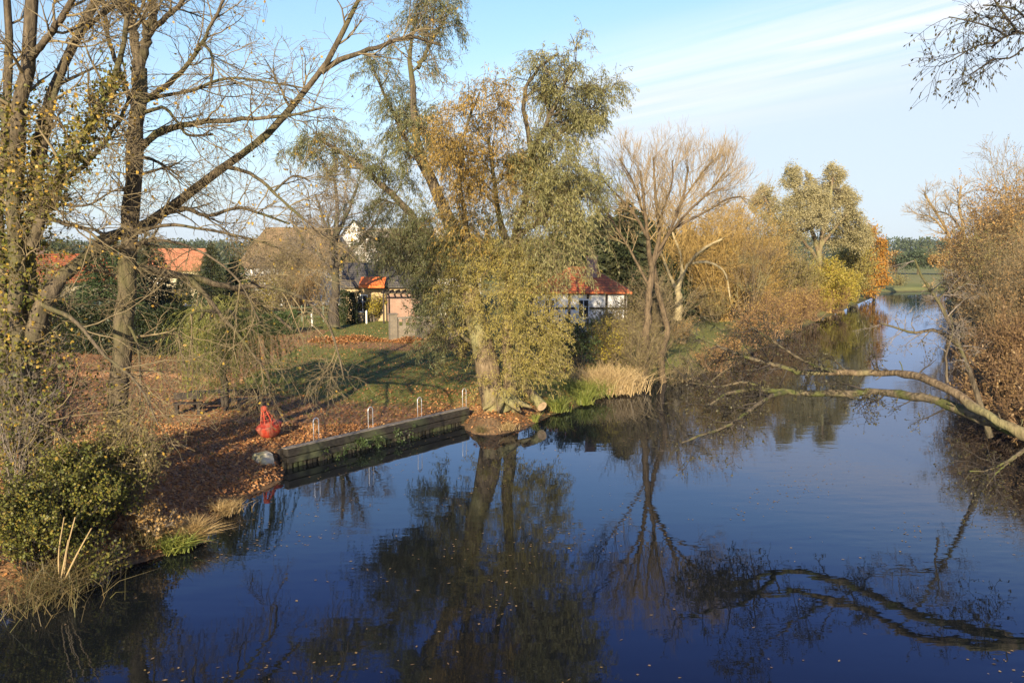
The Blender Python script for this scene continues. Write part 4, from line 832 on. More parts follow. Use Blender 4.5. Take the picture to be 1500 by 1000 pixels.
zmin = b5[2] + .35; keep = P2[:, -1, 2] > zmin - 1.2; par = np.arange(len(keep)) // 7; gap = rng.random(par.max() + 1) < .72; hang = rng.uniform(0, 1.1, par.max() + 1); keep &= gap[par]; P2, R2 = P2[keep], R2[keep]; P2[:, :, 2] = np.maximum(P2[:, :, 2], zmin + (hang[par][keep] * rng.uniform(.5, 1, keep.sum()))[:, None])
g = Geo(); g.tubes(P1, R1, 4); g.tubes(P2, R2, 3); g.build('twigs', M['twig_olive'], t5)
g = Geo(); leaves_on(g, P2, 60, .12, .026, 1.3, .025); g.build('crown', M['l_weep'], t5)
# ------------------------------------------------------------------ generic shrub
def shrub(name, label, cat, base, H, spread, n1, n2, n3, bark, leaf=None, nl=6, ls=(.08, .06), K=7, r0=.03, L2=.45, L3=.22, up=.05, group=None, droop=.2, tt=(.25, 1), tr=1.0, wig=.09, part='crown', seg3=3):
    base = np.asarray(base, float); t = thing(name, label, cat, base, group)
    P, R = fan(base, n1, H, spread, K, up, wig, r0, .006 * tr, br=.25 * spread * H * .4 + .08)
    P2, R2 = grow(P, R, n2, (H * L2 * .6, H * L2 * 1.1), (20, 55), 6, up, wig * 1.5, .55, .006 * tr, tt)
    g = Geo(); g.tubes(P, R, 6); g.tubes(P2, R2, 4); tw = P2
    if n3:
        P3, R3 = grow(P2, R2, n3, (H * L3 * .6, H * L3 * 1.2), (20, 60), 5, up, wig * 1.8, .6, .005 * tr); g.tubes(P3, R3, 3); tw = P3
    g.build('stems', bark, t, smooth=True)
    if leaf is not None:
        g = Geo(); leaves_on(g, tw, nl, ls[0], ls[1], droop, ls[0] * .5); g.build(part, leaf, t)
    return t
def P_(px, Y, dz=0):   # ground point under pixel column px at distance Y
    p = at(px, 400, Y); return np.array([p[0], Y, max(gz(p[0], Y), -.1) + dz])
def hh(px, py, Y, b): return at(px, py, Y)[2] - b[2]
# foreground left
b = P_(95, 18.6); shrub('bramble_bush', 'dense yellow-green leafy bush in front of the leftmost tree', 'bush', b, 2.0, .62, 60, 8, 5, M['twig_dark'], M['l_bush'], 9, (.065, .052), r0=.012, tr=.8)
b = P_(25, 17.2); shrub('bramble_bush', 'tangled leafy bush with green and orange leaves at the left picture edge', 'bush', b, 2.0, .6, 44, 8, 5, M['twig_dark'], M['l_bush'], 9, (.065, .052), r0=.012, tr=.8)
b = P_(172, 20.2); shrub('bramble_bush', 'brown twiggy bush with few leaves round the forked tree base', 'bush', b, 2.3, .42, 44, 8, 5, M['twig_tan'], M['l_olive'], 2.6, (.075, .06), r0=.012, tr=.8)
b = P_(205, 19.3); shrub('bramble_bush', 'low dark bush at the water edge below the forked tree', 'bush', b, .9, .7, 20, 6, 4, M['twig_grey'], M['l_rust'], 2, (.075, .06), r0=.01, tr=.8)
b = P_(130, 17.3); shrub('bramble_bush', 'low shaded bush with few leaves behind the pale dead stalks', 'bush', b, 1.0, .8, 22, 6, 4, M['twig_dark'], M['l_bush'], 1.6, (.075, .055), r0=.01, tr=.8)
b = P_(70, 21.5); shrub('sapling_thicket', 'thicket of tall saplings with scattered yellow-green leaves among the ivy-clad stems', 'bush', b, 4.4, .28, 14, 8, 4, M['twig_grey'], M['l_bush'], 1.6, (.10, .085), r0=.016, tr=.9)
b = P_(8, 19.5); shrub('sapling_thicket', 'leafy saplings at the very left edge beside the ivy-clad stems', 'bush', b, 4.0, .28, 12, 8, 4, M['twig_grey'], M['l_bush'], 2.2, (.10, .085), r0=.016, tr=.9)
def tussock(name, label, base, n, H, W, mat, lean=.45, r=.25, cat='grass tuft', group=None):
    base = np.asarray(base, float); bs = base + np.concatenate([rng.normal(0, r, (n, 2)), np.zeros((n, 1))], 1)
    g = Geo(); blades(g, bs, H, W, lean); o = g.build(name, mat, None, off=base); o.location = base; tag(o, label, cat, group); return o
tussock('sedge_tussock', 'rounded straw-yellow sedge tussock at the water edge', P_(266, 19.6, .05), 1200, .75, .015, M['g_dry'], .42, .13)
tussock('sedge_tussock', 'smaller straw and green sedge tussock higher up the bank', P_(316, 21.9, .05), 500, .5, .014, M['g_dry'], .4, .2)
tussock('sedge_tussock', 'bright green sedge blades left of the straw tussock', P_(238, 19.0, .05), 260, .6, .026, M['g_green'], .5, .16)
tussock('sedge_tussock', 'drooping brown grass at the lower left water edge', P_(30, 16.2, .05), 420, 1.0, .014, M['g_brown'], .45, .5)
tussock('sedge_tussock', 'brown grass tuft under the yellow-green bush', P_(75, 16.8, .2), 300, .8, .014, M['g_brown'], .45, .35)
tussock('sedge_tussock', 'faded grass below the forked tree on the shaded bank', P_(190, 18.9, .1), 300, .5, .014, M['g_brown'], .5, .28)
tussock('iris_clump', 'green iris blades at the water near the cut log', gp(856, 592, .1), 240, .85, .03, M['g_green'], .3, .16)
tussock('iris_clump', 'green and straw iris clump just right of the sawn log', gp(818, 602, .1), 260, .85, .03, M['g_green'], .35, .2)
tussock('bank_tuft', 'small dry grass tuft at the water just right of the quay end', gp(706, 632, .1), 160, .35, .014, M['g_brown'], .5, .12)
tussock('bank_tuft', 'dry grass tuft on the leafy edge below the willow trunk', gp(742, 628, .15), 220, .4, .014, M['g_dry'], .5, .2)
tussock('iris_clump', 'tiny green sprig in the water beside the cut log', gp(784, 618, .02), 50, .5, .03, M['g_green'], .3, .06)
tussock('reed_clump', 'pale straw-coloured reed clump on the bank left of the twin trunks', P_(893, 42.0), 1900, 1.6, .022, M['g_reed'], .35, .75)
tussock('reed_clump', 'thin dry reeds and grass between the willow and the pale reeds', P_(855, 40.0), 700, 1.0, .02, M['g_green'], .4, .6)
# dead stalks at the lower left
s0 = gp(86, 868, .02); t = thing('dead_stalk', 'pale dead reed stalks fanning up from the lower left water edge', 'stalks', s0)
for (px, py, dy) in ((94, 757, .1), (110, 757, .3), (134, 773, -.1), (100, 790, .2)):
    e = at(px, py, s0[1] - .5 + dy); S = spline(np.array([s0 + rng.normal(0, .04, 3), (s0 + e) / 2 + rng.normal(0, .05, 3), e]), 8); Geo().tubes(S, np.linspace(.022, .011, 8), 5).build('stalk', M['g_reed'], t)
e0 = gp(100, 852, .08); e1 = gp(160, 833, .25); S = spline(np.array([e0, (e0 + e1) / 2 + [0, 0, .03], e1]), 8); Geo().tubes(S, np.linspace(.018, .010, 8), 5).build('stalk', M['g_reed'], t)
# ------------------------------------------------------------------ bank right of the willow
b = P_(842, 45); shrub('bank_shrub', 'dark leafy shrub in the willow shade below the timbered house', 'bush', b, 2.6, .5, 26, 7, 4, M['twig_dark'], M['l_green'], 6, (.11, .06), r0=.02)
b = P_(800, 47); shrub('bank_shrub', 'dark shrub directly behind the willow leaves', 'bush', b, 2.6, .5, 22, 7, 4, M['twig_dark'], M['l_dark'], 7, (.12, .07), r0=.02)
b = P_(890, 45.5); shrub('bank_shrub', 'yellow-green bush standing behind the pale reeds', 'bush', b, 2.7, .55, 26, 8, 4, M['twig_tan'], M['l_lemon'], 3.5, (.11, .06), r0=.02)
b = P_(902, 47.5); shrub('bank_shrub', 'olive twiggy bush under the red roof edge', 'bush', b, 3.4, .55, 34, 9, 5, M['twig_tan'], M['l_olive'], 3.2, (.10, .05), r0=.025, tr=1.2)
b = P_(935, 43); shrub('bank_shrub', 'loose olive twigs in front of the left twin trunk', 'bush', b, 3.6, .4, 20, 8, 5, M['twig_tan'], M['l_olive'], 1.6, (.09, .045), r0=.016, tr=1.0)
b = P_(962, 49); shrub('bank_shrub', 'tangle of pale bare twigs round the twin trunks', 'bush', b, 5.0, .5, 30, 9, 5, M['twig_tan'], M['l_olive'], 1.2, (.09, .045), r0=.02, tr=1.3)
b = P_(1005, 45.5); b[2] = max(b[2], .2); shrub('dead_branches', 'grey dead branches sprawling into the water right of the twin trunks', 'branches', b, 2.0, 1.6, 18, 7, 4, M['twig_tan'], None, r0=.03, up=-.03, wig=.2, tr=1.3)
b = P_(1052, 50); shrub('bank_shrub', 'reddish brown waterside bush right of the dead branches', 'bush', b, 2.0, .9, 24, 8, 4, M['twig_rust'], M['l_rust'], 1.0, (.10, .05), r0=.02, tr=1.3)
# twin trunk tree with fan crown
Y6 = 44.0; b6 = np.array([at(942, 540, Y6)[0], Y6, .3])
t6 = thing('fan_tree', 'bare tree with twin reddish trunks and a wide fan of upright twigs', 'tree', b6)
D_l = [([(940, 562, Y6), (943, 530, Y6), (946, 490, Y6), (950, 440, Y6 + .3), (955, 390, Y6 + .6)], 15, 8),
       ([(972, 560, Y6 + 1.4), (968, 520, Y6 + 1.2), (978, 485, Y6 + 1.4), (964, 430, Y6 + 1.4), (958, 385, Y6 + 1)], 12, 6),
       ([(955, 392, Y6 + .6), (966, 340, Y6 + .8), (960, 285, Y6 + .8), (957, 230, Y6 + 1)], 11, 4),
       ([(955, 392, Y6 + .6), (948, 340, Y6), (944, 300, Y6 - .4), (938, 250, Y6 - .6)], 12, 4),
       ([(950, 350, Y6), (925, 308, Y6 - .6), (903, 285, Y6 - 1), (878, 258, Y6 - 1.2)], 8, 3),
       ([(957, 385, Y6 + .8), (978, 345, Y6 + 1.2), (1000, 290, Y6 + 1.6), (1008, 245, Y6 + 2)], 10, 4),
       ([(960, 372, Y6 + .9), (995, 325, Y6 + .2), (1030, 290, Y6 - .4), (1060, 275, Y6 - .8)], 8, 3),
       ([(948, 330, Y6), (928, 270, Y6 + 1), (908, 232, Y6 + 1.6)], 7, 3),
       ([(964, 330, Y6 + .8), (984, 270, Y6 - .6), (985, 235, Y6 - 1)], 7, 3),
       ([(990, 310, Y6 + 1.4), (1020, 265, Y6 + 1.8), (1040, 240, Y6 + 2)], 5, 3),
       ([(951, 420, Y6 + .4), (925, 370, Y6 + .8), (895, 320, Y6 + 1.2), (874, 275, Y6 + 1.4)], 6, 3), ([(985, 335, Y6 + .6), (1030, 312, Y6 + 1), (1065, 292, Y6 + 1.4), (1086, 288, Y6 + 1.6)], 6, 3), ([(1020, 300, Y6), (1046, 272, Y6 + .4), (1062, 252, Y6 + .8)], 5, 3)]
P, R = limbs(D_l, 14, .12); R[2:] *= .7; g = Geo(); g.tubes(P, R, 8); g.build('trunk', M['bark_red'], t6, smooth=True)
P1, R1 = grow(P[2:], R[2:], 12, (1.5, 3.0), (25, 65), 7, .12, .10, .4, .009, (.25, 1))
P2, R2 = grow(P1, R1, 8, (.8, 1.7), (22, 55), 6, .14, .10, .55, .006)
P3, R3 = grow(P2, R2, 5, (.4, 1.0), (15, 50), 4, .14, .10, .6, .004)
g = Geo(); g.tubes(P1, R1, 5); g.tubes(P2, R2, 3); g.tubes(P3, R3, 3); g.build('crown', M['twig_pink'], t6)
E1, ER1 = grow(P[:2], R[:2], 60, (.5, 1.6), (50, 100), 6, -.02, .25, .05, .006, (.15, .95), 0); E2, ER2 = grow(E1, ER1, 4, (.3, .8), (25, 70), 5, -.02, .2, .6, .005)
g = Geo(); g.tubes(E1, ER1, 3); g.tubes(E2, ER2, 3); g.build('shoots', M['twig_tan'], t6)
# pollard with pale limbs behind
Y7 = 62.0; b7 = P_(993, Y7); t7 = thing('pollard_tree', 'pale barked pollard with spreading limbs behind the twin trunks', 'tree', b7)
P, R = limbs([([(993, 468, Y7), (994, 445, Y7), (993, 425, Y7)], 12, 10), ([(993, 428, Y7), (1003, 395, Y7), (1030, 365, Y7 - .5), (1062, 348, Y7 - 1)], 8, 3), ([(993, 428, Y7), (999, 385, Y7), (985, 340, Y7 + .5)], 7, 3), ([(992, 428, Y7), (978, 395, Y7), (962, 355, Y7)], 6, 3), ([(1010, 385, Y7), (1040, 385, Y7 - 1), (1062, 400, Y7 - 1.5), (1070, 440, Y7 - 1.8)], 5, 2)], 12)
g = Geo(); g.tubes(P, R, 7); g.build('trunk', M['twig_pale'], t7, smooth=True)
P1, R1 = grow(P[1:], R[1:], 12, (1.4, 3.), (20, 50), 6, .12, .12, .5, .012); P2, R2 = grow(P1, R1, 7, (.8, 1.6), (20, 50), 5, .1, .12, .6, .01)
g = Geo(); g.tubes(P1, R1, 4); g.tubes(P2, R2, 3); g.build('twigs', M['twig_gold'], t7)
# ------------------------------------------------------------------ bare lawn tree by the farmhouse
Y8 = 60.0; b8 = P_(490, Y8); t8 = thing('lawn_tree', 'bare dark-trunked tree on the lawn in front of the brown roof', 'tree', b8)
P, R = limbs([([(490, 478, Y8), (490, 440, Y8), (491, 400, Y8), (490, 360, Y8), (494, 310, Y8), (490, 262, Y8)], 17, 4), ([(491, 405, Y8), (470, 375, Y8), (448, 355, Y8), (430, 330, Y8)], 7, 3), ([(491, 390, Y8), (515, 365, Y8), (538, 345, Y8), (552, 320, Y8)], 8, 3), ([(491, 365, Y8), (475, 325, Y8 + 1), (462, 285, Y8 + 1.5)], 7, 3), ([(491, 350, Y8), (510, 310, Y8 - 1), (524, 272, Y8 - 1.5)], 7, 3), ([(491, 380, Y8), (485, 350, Y8 - 2), (480, 320, Y8 - 3)], 6, 3)], 14)
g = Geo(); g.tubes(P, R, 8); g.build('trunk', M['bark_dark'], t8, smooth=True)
P1, R1 = grow(P, R, 10, (1.5, 2.8), (30, 70), 6, .05, .15, .5, .016, (.35, 1)); P2, R2 = grow(P1, R1, 8, (.8, 1.6), (25, 60), 5, .03, .18, .6, .012); P3, R3 = grow(P2, R2, 4, (.4, .9), (25, 60), 4, 0, .18, .6, .01)
g = Geo(); g.tubes(P1, R1, 4); g.tubes(P2, R2, 3); g.tubes(P3, R3, 3); g.build('crown', M['twig_grey'], t8)
# ------------------------------------------------------------------ conifers
def conifer_mesh(H, Rm, n, L, W, layers=18):
    g = Geo(); tr = Geo()
    tr.tubes(np.array([[0, 0, -.3], [0, 0, H * .5], [0, 0, H * .97]]), np.array([H * .018, H * .012, .02]), 7)
    z = (1 - rng.random(n) ** .62) ; z = rng.beta(1.0, 1.7, n); z = .05 + z * .95
    lay = np.floor(z * layers) / layers; zz = lay + (z - lay) * .55
    rad = Rm * (1 - zz) ** .85 + .06; az = rng.uniform(0, 2 * PI, n); lob = 1 + .22 * np.sin(az * 5 + lay * 37) + .1 * np.sin(az * 11 + lay * 17)
    u = rng.random(n) ** .45; r = rad * lob * u
    p = np.stack([r * np.cos(az), r * np.sin(az), zz * H - r * .28 + rng.normal(0, .05, n)], 1)
    ax = nrm(np.stack([np.cos(az), np.sin(az), np.full(n, -.35)], 1) + rng.normal(0, .35, (n, 3))); wd = nrm(np.cross(ax, rng.normal(0, 1, (n, 3))))
    g.leaves(p, ax, wd, rng.uniform(.6, 1.3, n) * L, rng.uniform(.6, 1.3, n) * W)
    # whorled boughs
    nb = 110; zb = rng.beta(1, 1.6, nb) * .9 + .05; ab = rng.uniform(0, 2 * PI, nb); rb = Rm * (1 - zb) ** .85 * .95
    Pb = np.stack([np.stack([np.zeros(nb), np.zeros(nb), zb * H], 1), np.stack([rb * .5 * np.cos(ab), rb * .5 * np.sin(ab), zb * H - rb * .06], 1), np.stack([rb * np.cos(ab), rb * np.sin(ab), zb * H - rb * .26], 1)], 1)
    tr.tubes(Pb, np.tile([[.05, .03, .012]], (nb, 1)), 4)
    return tr, g
def conifer(name, label, base, H, Rm, n, L, W, mat, group=None):
    t = thing(name, label, 'tree', base, group, world=False); tr, g = conifer_mesh(H, Rm, n, L, W)
    tr.build('trunk', M['bark_dark'], t, off=(0, 0, 0)); g.build('crown', mat, t, off=(0, 0, 0)); return t
def top(px, py, Y): return at(px, py, Y)[2]
b = P_(915, 76); s0 = conifer('spruce_tree', 'tallest dark spruce of the row behind the red hipped roof', b, top(915, 288, 76) - b[2], 4.4, 26000, .5, .19, M['l_spruce'])
for (px, py, Y, rz, lab) in ((882, 300, 80, 1.0, 'dark spruce left of the tallest one above the red roof'), (848, 318, 74, 2.2, 'dark spruce right above the brick chimney of the timbered house'), (950, 318, 82, 3.1, 'dark spruce glimpsed behind the fan tree trunk'), (982, 330, 86, 4.4, 'dark spruce behind the pale pollard limbs'), (815, 330, 84, 5.0, 'dark spruce mostly hidden behind the willow leaves'), (868, 312, 88, 5.6, 'further spruce filling the gap above the brick chimney'), (1010, 335, 94, .6, 'dark spruce furthest right behind the golden willows'), (935, 305, 90, 2.7, 'dark spruce between the tallest one and the fan tree')):
    b = P_(px, Y); h = (top(px, py, Y) - b[2]) / s0.children[0].dimensions[2] if False else (top(px, py, Y) - b[2]) / (top(915, 288, 76) - P_(915, 76)[2]); dup(s0, b, rz, h, lab)
b = P_(310, 72); conifer('thuja_tree', 'dark upright conifer right of the orange tiled house', b, top(302, 352, 72) - b[2], 1.9, 9000, .26, .08, M['l_spruce'])
b = P_(345, 76); conifer('thuja_tree', 'broad dark conifer left of the farmhouse wall', b, top(345, 372, 76) - b[2], 2.6, 9000, .28, .09, M['l_thuja'])
b = P_(155, 54); conifer('pine_tree', 'green pine standing between the two big trunks', b, top(150, 338, 54) - b[2], 3.0, 13000, .28, .08, M['l_thuja'])
b = P_(222, 60); conifer('pine_tree', 'tall dark conifer just right of the forked trunk', b, top(222, 336, 60) - b[2], 2.4, 11000, .28, .08, M['l_spruce'])
b = P_(140, 50); conifer('blue_spruce', 'small blue-grey spruce in front of the green pine', b, 2.6, 1.5, 4500, .2, .06, M['l_bluespruce'])
b = P_(265, 86); conifer('thuja_tree', 'rounded dark thuja under the orange roof', b, 3.4, 1.5, 4500, .22, .07, M['l_dark'])
# ------------------------------------------------------------------ hedges
def hedge(name, label, a, b_, h, w_, n, mat, L=.12, W=.07, cat='hedge'):
    a = np.array(a); b_ = np.array(b_); c = (a + b_) / 2; t = thing(name, label, cat, c); d = b_ - a; d[2] = 0; ln = np.linalg.norm(d); d /= ln; nn = np.array([-d[1], d[0], 0])
    u, v, z = rng.random(n), rng.uniform(-1, 1, n), rng.random(n); f = rng.random(n)
    v = np.where(f < .5, np.sign(v) * rng.uniform(.85, 1.08, n), v); z = np.where((f > .5) & (f < .8), rng.uniform(.9, 1.04, n), z)
    und = 1 + .07 * np.sin(u * ln * 1.7) + .05 * np.sin(u * ln * 4.1 + 1)
    p = a + d * (u * ln)[:, None] + nn * (v * w_ / 2 * und)[:, None]; p[:, 2] = ground_z(p[:, 0], p[:, 1]) + z * h * und
    ax = nrm(rng.normal(0, 1, (n, 3))); wd = nrm(np.cross(ax, rng.normal(0, 1, (n, 3)))); g = Geo(); g.leaves(p, ax, wd, rng.uniform(.7, 1.3, n) * L, rng.uniform(.7, 1.3, n) * W)
    g.build('foliage', mat, t)
    g = Geo(); k = max(4, int(ln / .4))
    for i in range(k):
        q = a + d * ln * (i + .5) / k; q[2] = gz(q[0], q[1]); e = q + np.concatenate([rng.normal(0, .12, 2), [h * .85]]); g.tubes(np.array([q - [0, 0, .1], (q + e) / 2 + rng.normal(0, .05, 3), e]), np.array([.03, .022, .01]), 4)
    g.build('stems', M['twig_dark'], t)
hedge('clipped_hedge', 'tall dark green hedge in shade behind the forked tree', P_(40, 46), P_(268, 46), 2.5, 1.3, 26000, M['l_dark'], .14, .08)
hedge('clipped_hedge', 'long low green hedge between weeping tree and bare lawn tree', P_(330, 55), P_(432, 57), 1.4, 1.2, 11000, M['l_green'], .13, .07)
hedge('beech_hedge', 'brown clipped beech hedge beyond the dark tall hedge', P_(196, 62), P_(292, 63), 1.2, .9, 8000, M['l_rust'], .14, .08)
hedge('clipped_hedge', 'dark ivy-covered hedge at the left end of the ochre cottage', P_(498, 64), P_(524, 64), 2.3, 1.2, 4500, M['l_dark'], .14, .08)
# garden shrubs, left bank middle distance
def bush(name, label, px, Y, H, spread, mat, bark='twig_grey', n=(20, 7, 4), nl=5, ls=(.12, .07), tr=1.3, dz=0):
    return shrub(name, label, 'bush', P_(px, Y), H, spread, n[0], n[1], n[2], M[bark], mat, nl, ls, r0=.02, tr=tr)
bush('garden_bush', 'yellowish garden bush in front of the farmhouse wall', 392, 72, 3.2, .6, M['l_lemon'], nl=4, ls=(.16, .09))
bush('garden_bush', 'leafless twiggy bush before the farmhouse left corner', 412, 70, 4.2, .45, M['l_olive'], 'twig_tan', nl=1.6, ls=(.14, .08))
bush('garden_bush', 'tall brown twiggy bush between farmhouse and bare lawn tree', 468, 74, 5.4, .4, M['l_rust'], 'twig_tan', nl=1.6, ls=(.14, .08))
bush('garden_bush', 'tall bare tan shrub veiling the middle of the brown roof', 440, 80, 7.4, .3, M['l_olive'], 'twig_tan', n=(24, 9, 5), nl=1.0, ls=(.14, .07), tr=1.8)
bush('garden_bush', 'bare greyish shrub at the left corner of the brown roof', 388, 80, 6.0, .3, M['l_olive'], 'twig_grey', n=(18, 9, 5), nl=.6, ls=(.14, .07), tr=1.8)
bush('garden_bush', 'tall twiggy shrub between the white gable and the orange awning', 520, 84, 7.0, .3, M['l_olive'], 'twig_tan', n=(20, 9, 5), nl=1.4, ls=(.14, .07), tr=1.8)
bush('garden_bush', 'olive shrub under the small orange roof', 275, 90, 4.6, .4, M['l_olive'], 'twig_tan', nl=4, ls=(.16, .09))
bush('garden_bush', 'reddish garden bush at the right of the farmhouse front', 436, 74, 3.6, .6, M['l_rust'], 'twig_rust', nl=3, ls=(.15, .08))
bush('garden_bush', 'brown climbing shrub on the brown farmhouse roof edge', 425, 82, 6.6, .3, M['l_olive'], 'twig_tan', nl=3, ls=(.18, .09), tr=2)
bush('garden_bush', 'yellow-leaved climber on the ochre cottage corner', 545, 66.3, 2.0, .35, M['l_lemon'], nl=7, ls=(.12, .09), n=(14, 6, 4))
bush('garden_bush', 'bushy olive tree crown left of the orange awning', 525, 72, 4.8, .45, M['l_olive'], nl=5, ls=(.18, .09))
bush('garden_bush', 'dark green shrub between the pergola and barn', 622, 62, 3.2, .4, M['l_dark'], nl=9, ls=(.16, .09))
bush('garden_bush', 'grey-green shrub covering the barn wall behind the willow', 668, 64, 4.4, .45, M['l_willow_dk'], nl=6, ls=(.16, .07))
bush('garden_bush', 'dry twiggy shrub at the foot of the garden wall', 640, 53, 1.5, .7, M['l_olive'], 'twig_tan', nl=2.5, ls=(.09, .05))
bush('garden_bush', 'pale dry shrub between garden wall and willow trunk', 678, 49, 1.8, .6, M['l_yelgreen'], 'twig_tan', nl=3, ls=(.09, .05))
bush('bank_bush', 'tan twiggy bush at the foot of the brightest golden willow', 1050, 76, 3.0, .7, M['l_olive'], 'twig_tan', nl=3, ls=(.14, .07))
bush('bank_bush', 'low brown bush in front of the pollard trunk', 1000, 58, 1.8, .6, M['l_rust'], 'twig_tan', nl=2, ls=(.12, .06))
bush('garden_bush', 'low green shrub beside the brown beech hedge', 300, 60, 1.8, .6, M['l_green'], nl=6)
bush('garden_bush', 'light green garden bush under the cream house', 118, 60, 2.6, .6, M['l_green'], nl=6)
bush('garden_bush', 'yellow-green bush below the small orange roof', 246, 74, 2.0, .7, M['l_lemon'], nl=5)
bush('garden_bush', 'twiggy olive bush near the post fence and dark hedge', 365, 66, 2.6, .6, M['l_olive'], 'twig_tan', nl=4)
bush('garden_bush', 'dark shrub at the far left behind the leftmost trunks', 20, 52, 4.0, .5, M['l_green'], nl=8)
bush('garden_bush', 'olive leafy garden tree hiding the left half of the cream house', 68, 62, 5.0, .4, M['l_olive'], nl=6, ls=(.15, .09))
bush('garden_bush', 'dark evergreen shrub behind the ivy-clad stems near the cream house', 70, 58, 3.2, .5, M['l_dark'], nl=8)
# fallen-leaf heaps on the lawn
for (px, py, w_, lab) in ((478, 501, 1.5, 'orange heap of raked leaves on the lawn'), (520, 497, 2.4, 'long flat heap of raked leaves right of the orange heap'), (600, 498, 1.6, 'leaf heap in front of the garden wall')):
    c = gp(px, py, 1.5); c[2] = gz(c[0], c[1]); n = 1800; u = rng.normal(0, .45, (n, 2)) * [w_, .55]; z = .42 * np.exp(-((u[:, 0] / w_) ** 2 + (u[:, 1] / .55) ** 2) * 2.0) * rng.random(n)
    p = c + np.concatenate([u, z[:, None]], 1); ax = nrm(rng.normal(0, 1, (n, 3)) * [1, 1, .4]); wd = nrm(np.cross(ax, rng.normal(0, .3, (n, 3)) + [0, 0, 1])); g = Geo(); g.leaves(p, ax, wd, rng.uniform(.10, .17, n), rng.uniform(.08, .12, n))
    tag(g.build('leaf_heap', M['l_litter'], None, off=c), lab, 'leaf heap').location = c
# ------------------------------------------------------------------ left bank beyond the fan tree
def twigtree(name, label, px, py, Y, spread, n1, n2, n3, bark, leaf, nl, ls, tr=2.0, r0=.08, L2=.45, L3=.22, up=.06, group=None):
    b = P_(px, Y); H = top(px, py, Y) - b[2]
    return shrub(name, label, 'tree', b, H, spread, n1, n2, n3, M[bark], leaf, nl, ls, r0=r0, tr=tr, L2=L2, L3=L3, up=up, group=group, tt=(.06, 1))
twigtree('golden_willow', 'golden willow with brightest orange crown right of the fan tree', 1040, 292, 84, .28, 24, 9, 6, 'twig_gold', M['l_gold2'], 5.7, (0.22, 0.08))
twigtree('golden_willow', 'duller golden willow behind the pollard limbs', 1000, 305, 92, .3, 21, 9, 6, 'twig_gold', M['l_gold2'], 4.4, (0.22, 0.08))
twigtree('golden_willow', 'brownish golden willow at the left of the grey-green tree', 1085, 302, 90, .3, 24, 9, 6, 'twig_gold', M['l_gold2'], 3.5, (0.22, 0.08))
twigtree('stem_willow', 'many-stemmed willow with pale upright stems by the far lawn', 1098, 345, 73, .22, 14, 8, 5, 'bark_lit', M['l_gold2'], 1.5, (.16, .05), tr=1.6, r0=.07)
twigtree('golden_willow', 'tan twiggy tree between the pale stems and the grey-green tree', 1128, 330, 88, .32, 24, 9, 6, 'twig_tan', M['l_olive'], 5.7, (0.22, 0.09))
twigtree('golden_willow', 'low tan willow at the front of the grey-green tree', 1160, 372, 92, .4, 24, 9, 6, 'twig_tan', M['l_olive'], 6.6, (0.22, 0.09))
twigtree('yellow_willow', 'bright yellow bush under the grey-green tree trunk', 1215, 388, 100, .5, 27, 9, 6, 'twig_gold', M['l_lemon'], 9.9, (0.22, 0.12))
twigtree('yellow_willow', 'lower yellow bush hanging over the bank near the orange tree', 1232, 400, 112, .5, 24, 9, 6, 'twig_gold', M['l_lemon'], 7.9, (0.22, 0.12))
twigtree('yellow_willow', 'olive willow bush left of the orange tree', 1252, 350, 124, .3, 24, 9, 6, 'twig_tan', M['l_yelgreen'], 8.8, (0.26, 0.15))
twigtree('yellow_willow', 'olive-yellow bush filling the gap below the tan twigs', 1180, 400, 98, .5, 24, 9, 6, 'twig_tan', M['l_yelgreen'], 6.6, (0.20, 0.11))
twigtree('golden_willow', 'wide golden-tan willow filling in behind the fan tree twigs', 968, 312, 96, .36, 22, 9, 6, 'twig_gold', M['l_gold2'], 5, (.22, .08))
twigtree('golden_willow', 'golden-tan willow in front of the orange-crowned one', 1062, 322, 78, .34, 20, 9, 6, 'twig_gold', M['l_gold2'], 4.5, (.20, .07))
twigtree('golden_willow', 'tan willow left of the bright yellow bush', 1108, 345, 82, .36, 20, 9, 6, 'twig_gold', M['l_gold2'], 4.5, (.20, .07))
# purple-brown bushes along the water
for (px, Y, H, lab) in ((1105, 62, 2.4, 'brown waterside bush below the pale stems'), (1135, 69, 3.0, 'purple-brown waterside bush right of the pale stems'), (1165, 77, 3.2, 'brown bush over the water under the yellow-olive bushes'), (1195, 88, 3.0, 'brown bank bush below the yellow bush'), (1225, 100, 2.6, 'small tan bush at the water below the lower yellow bush')):
    b = P_(px, Y); b[2] = max(b[2], .2); shrub('bank_bush', lab, 'bush', b, H * 1.15, .8, 28, 9, 5, M['twig_rust'], M['l_gold2' if Y > 66 else 'l_rust'], 1.8, (.14, .06), r0=.02, tr=1.7)
# red bush near far lawn
b = P_(1075, 56); shrub('bank_bush', 'red-brown low bush on the far lawn edge', 'bush', b, 1.5, .8, 20, 8, 4, M['twig_rust'], M['l_rust'], 2, (.12, .06), r0=.02, tr=1.3)
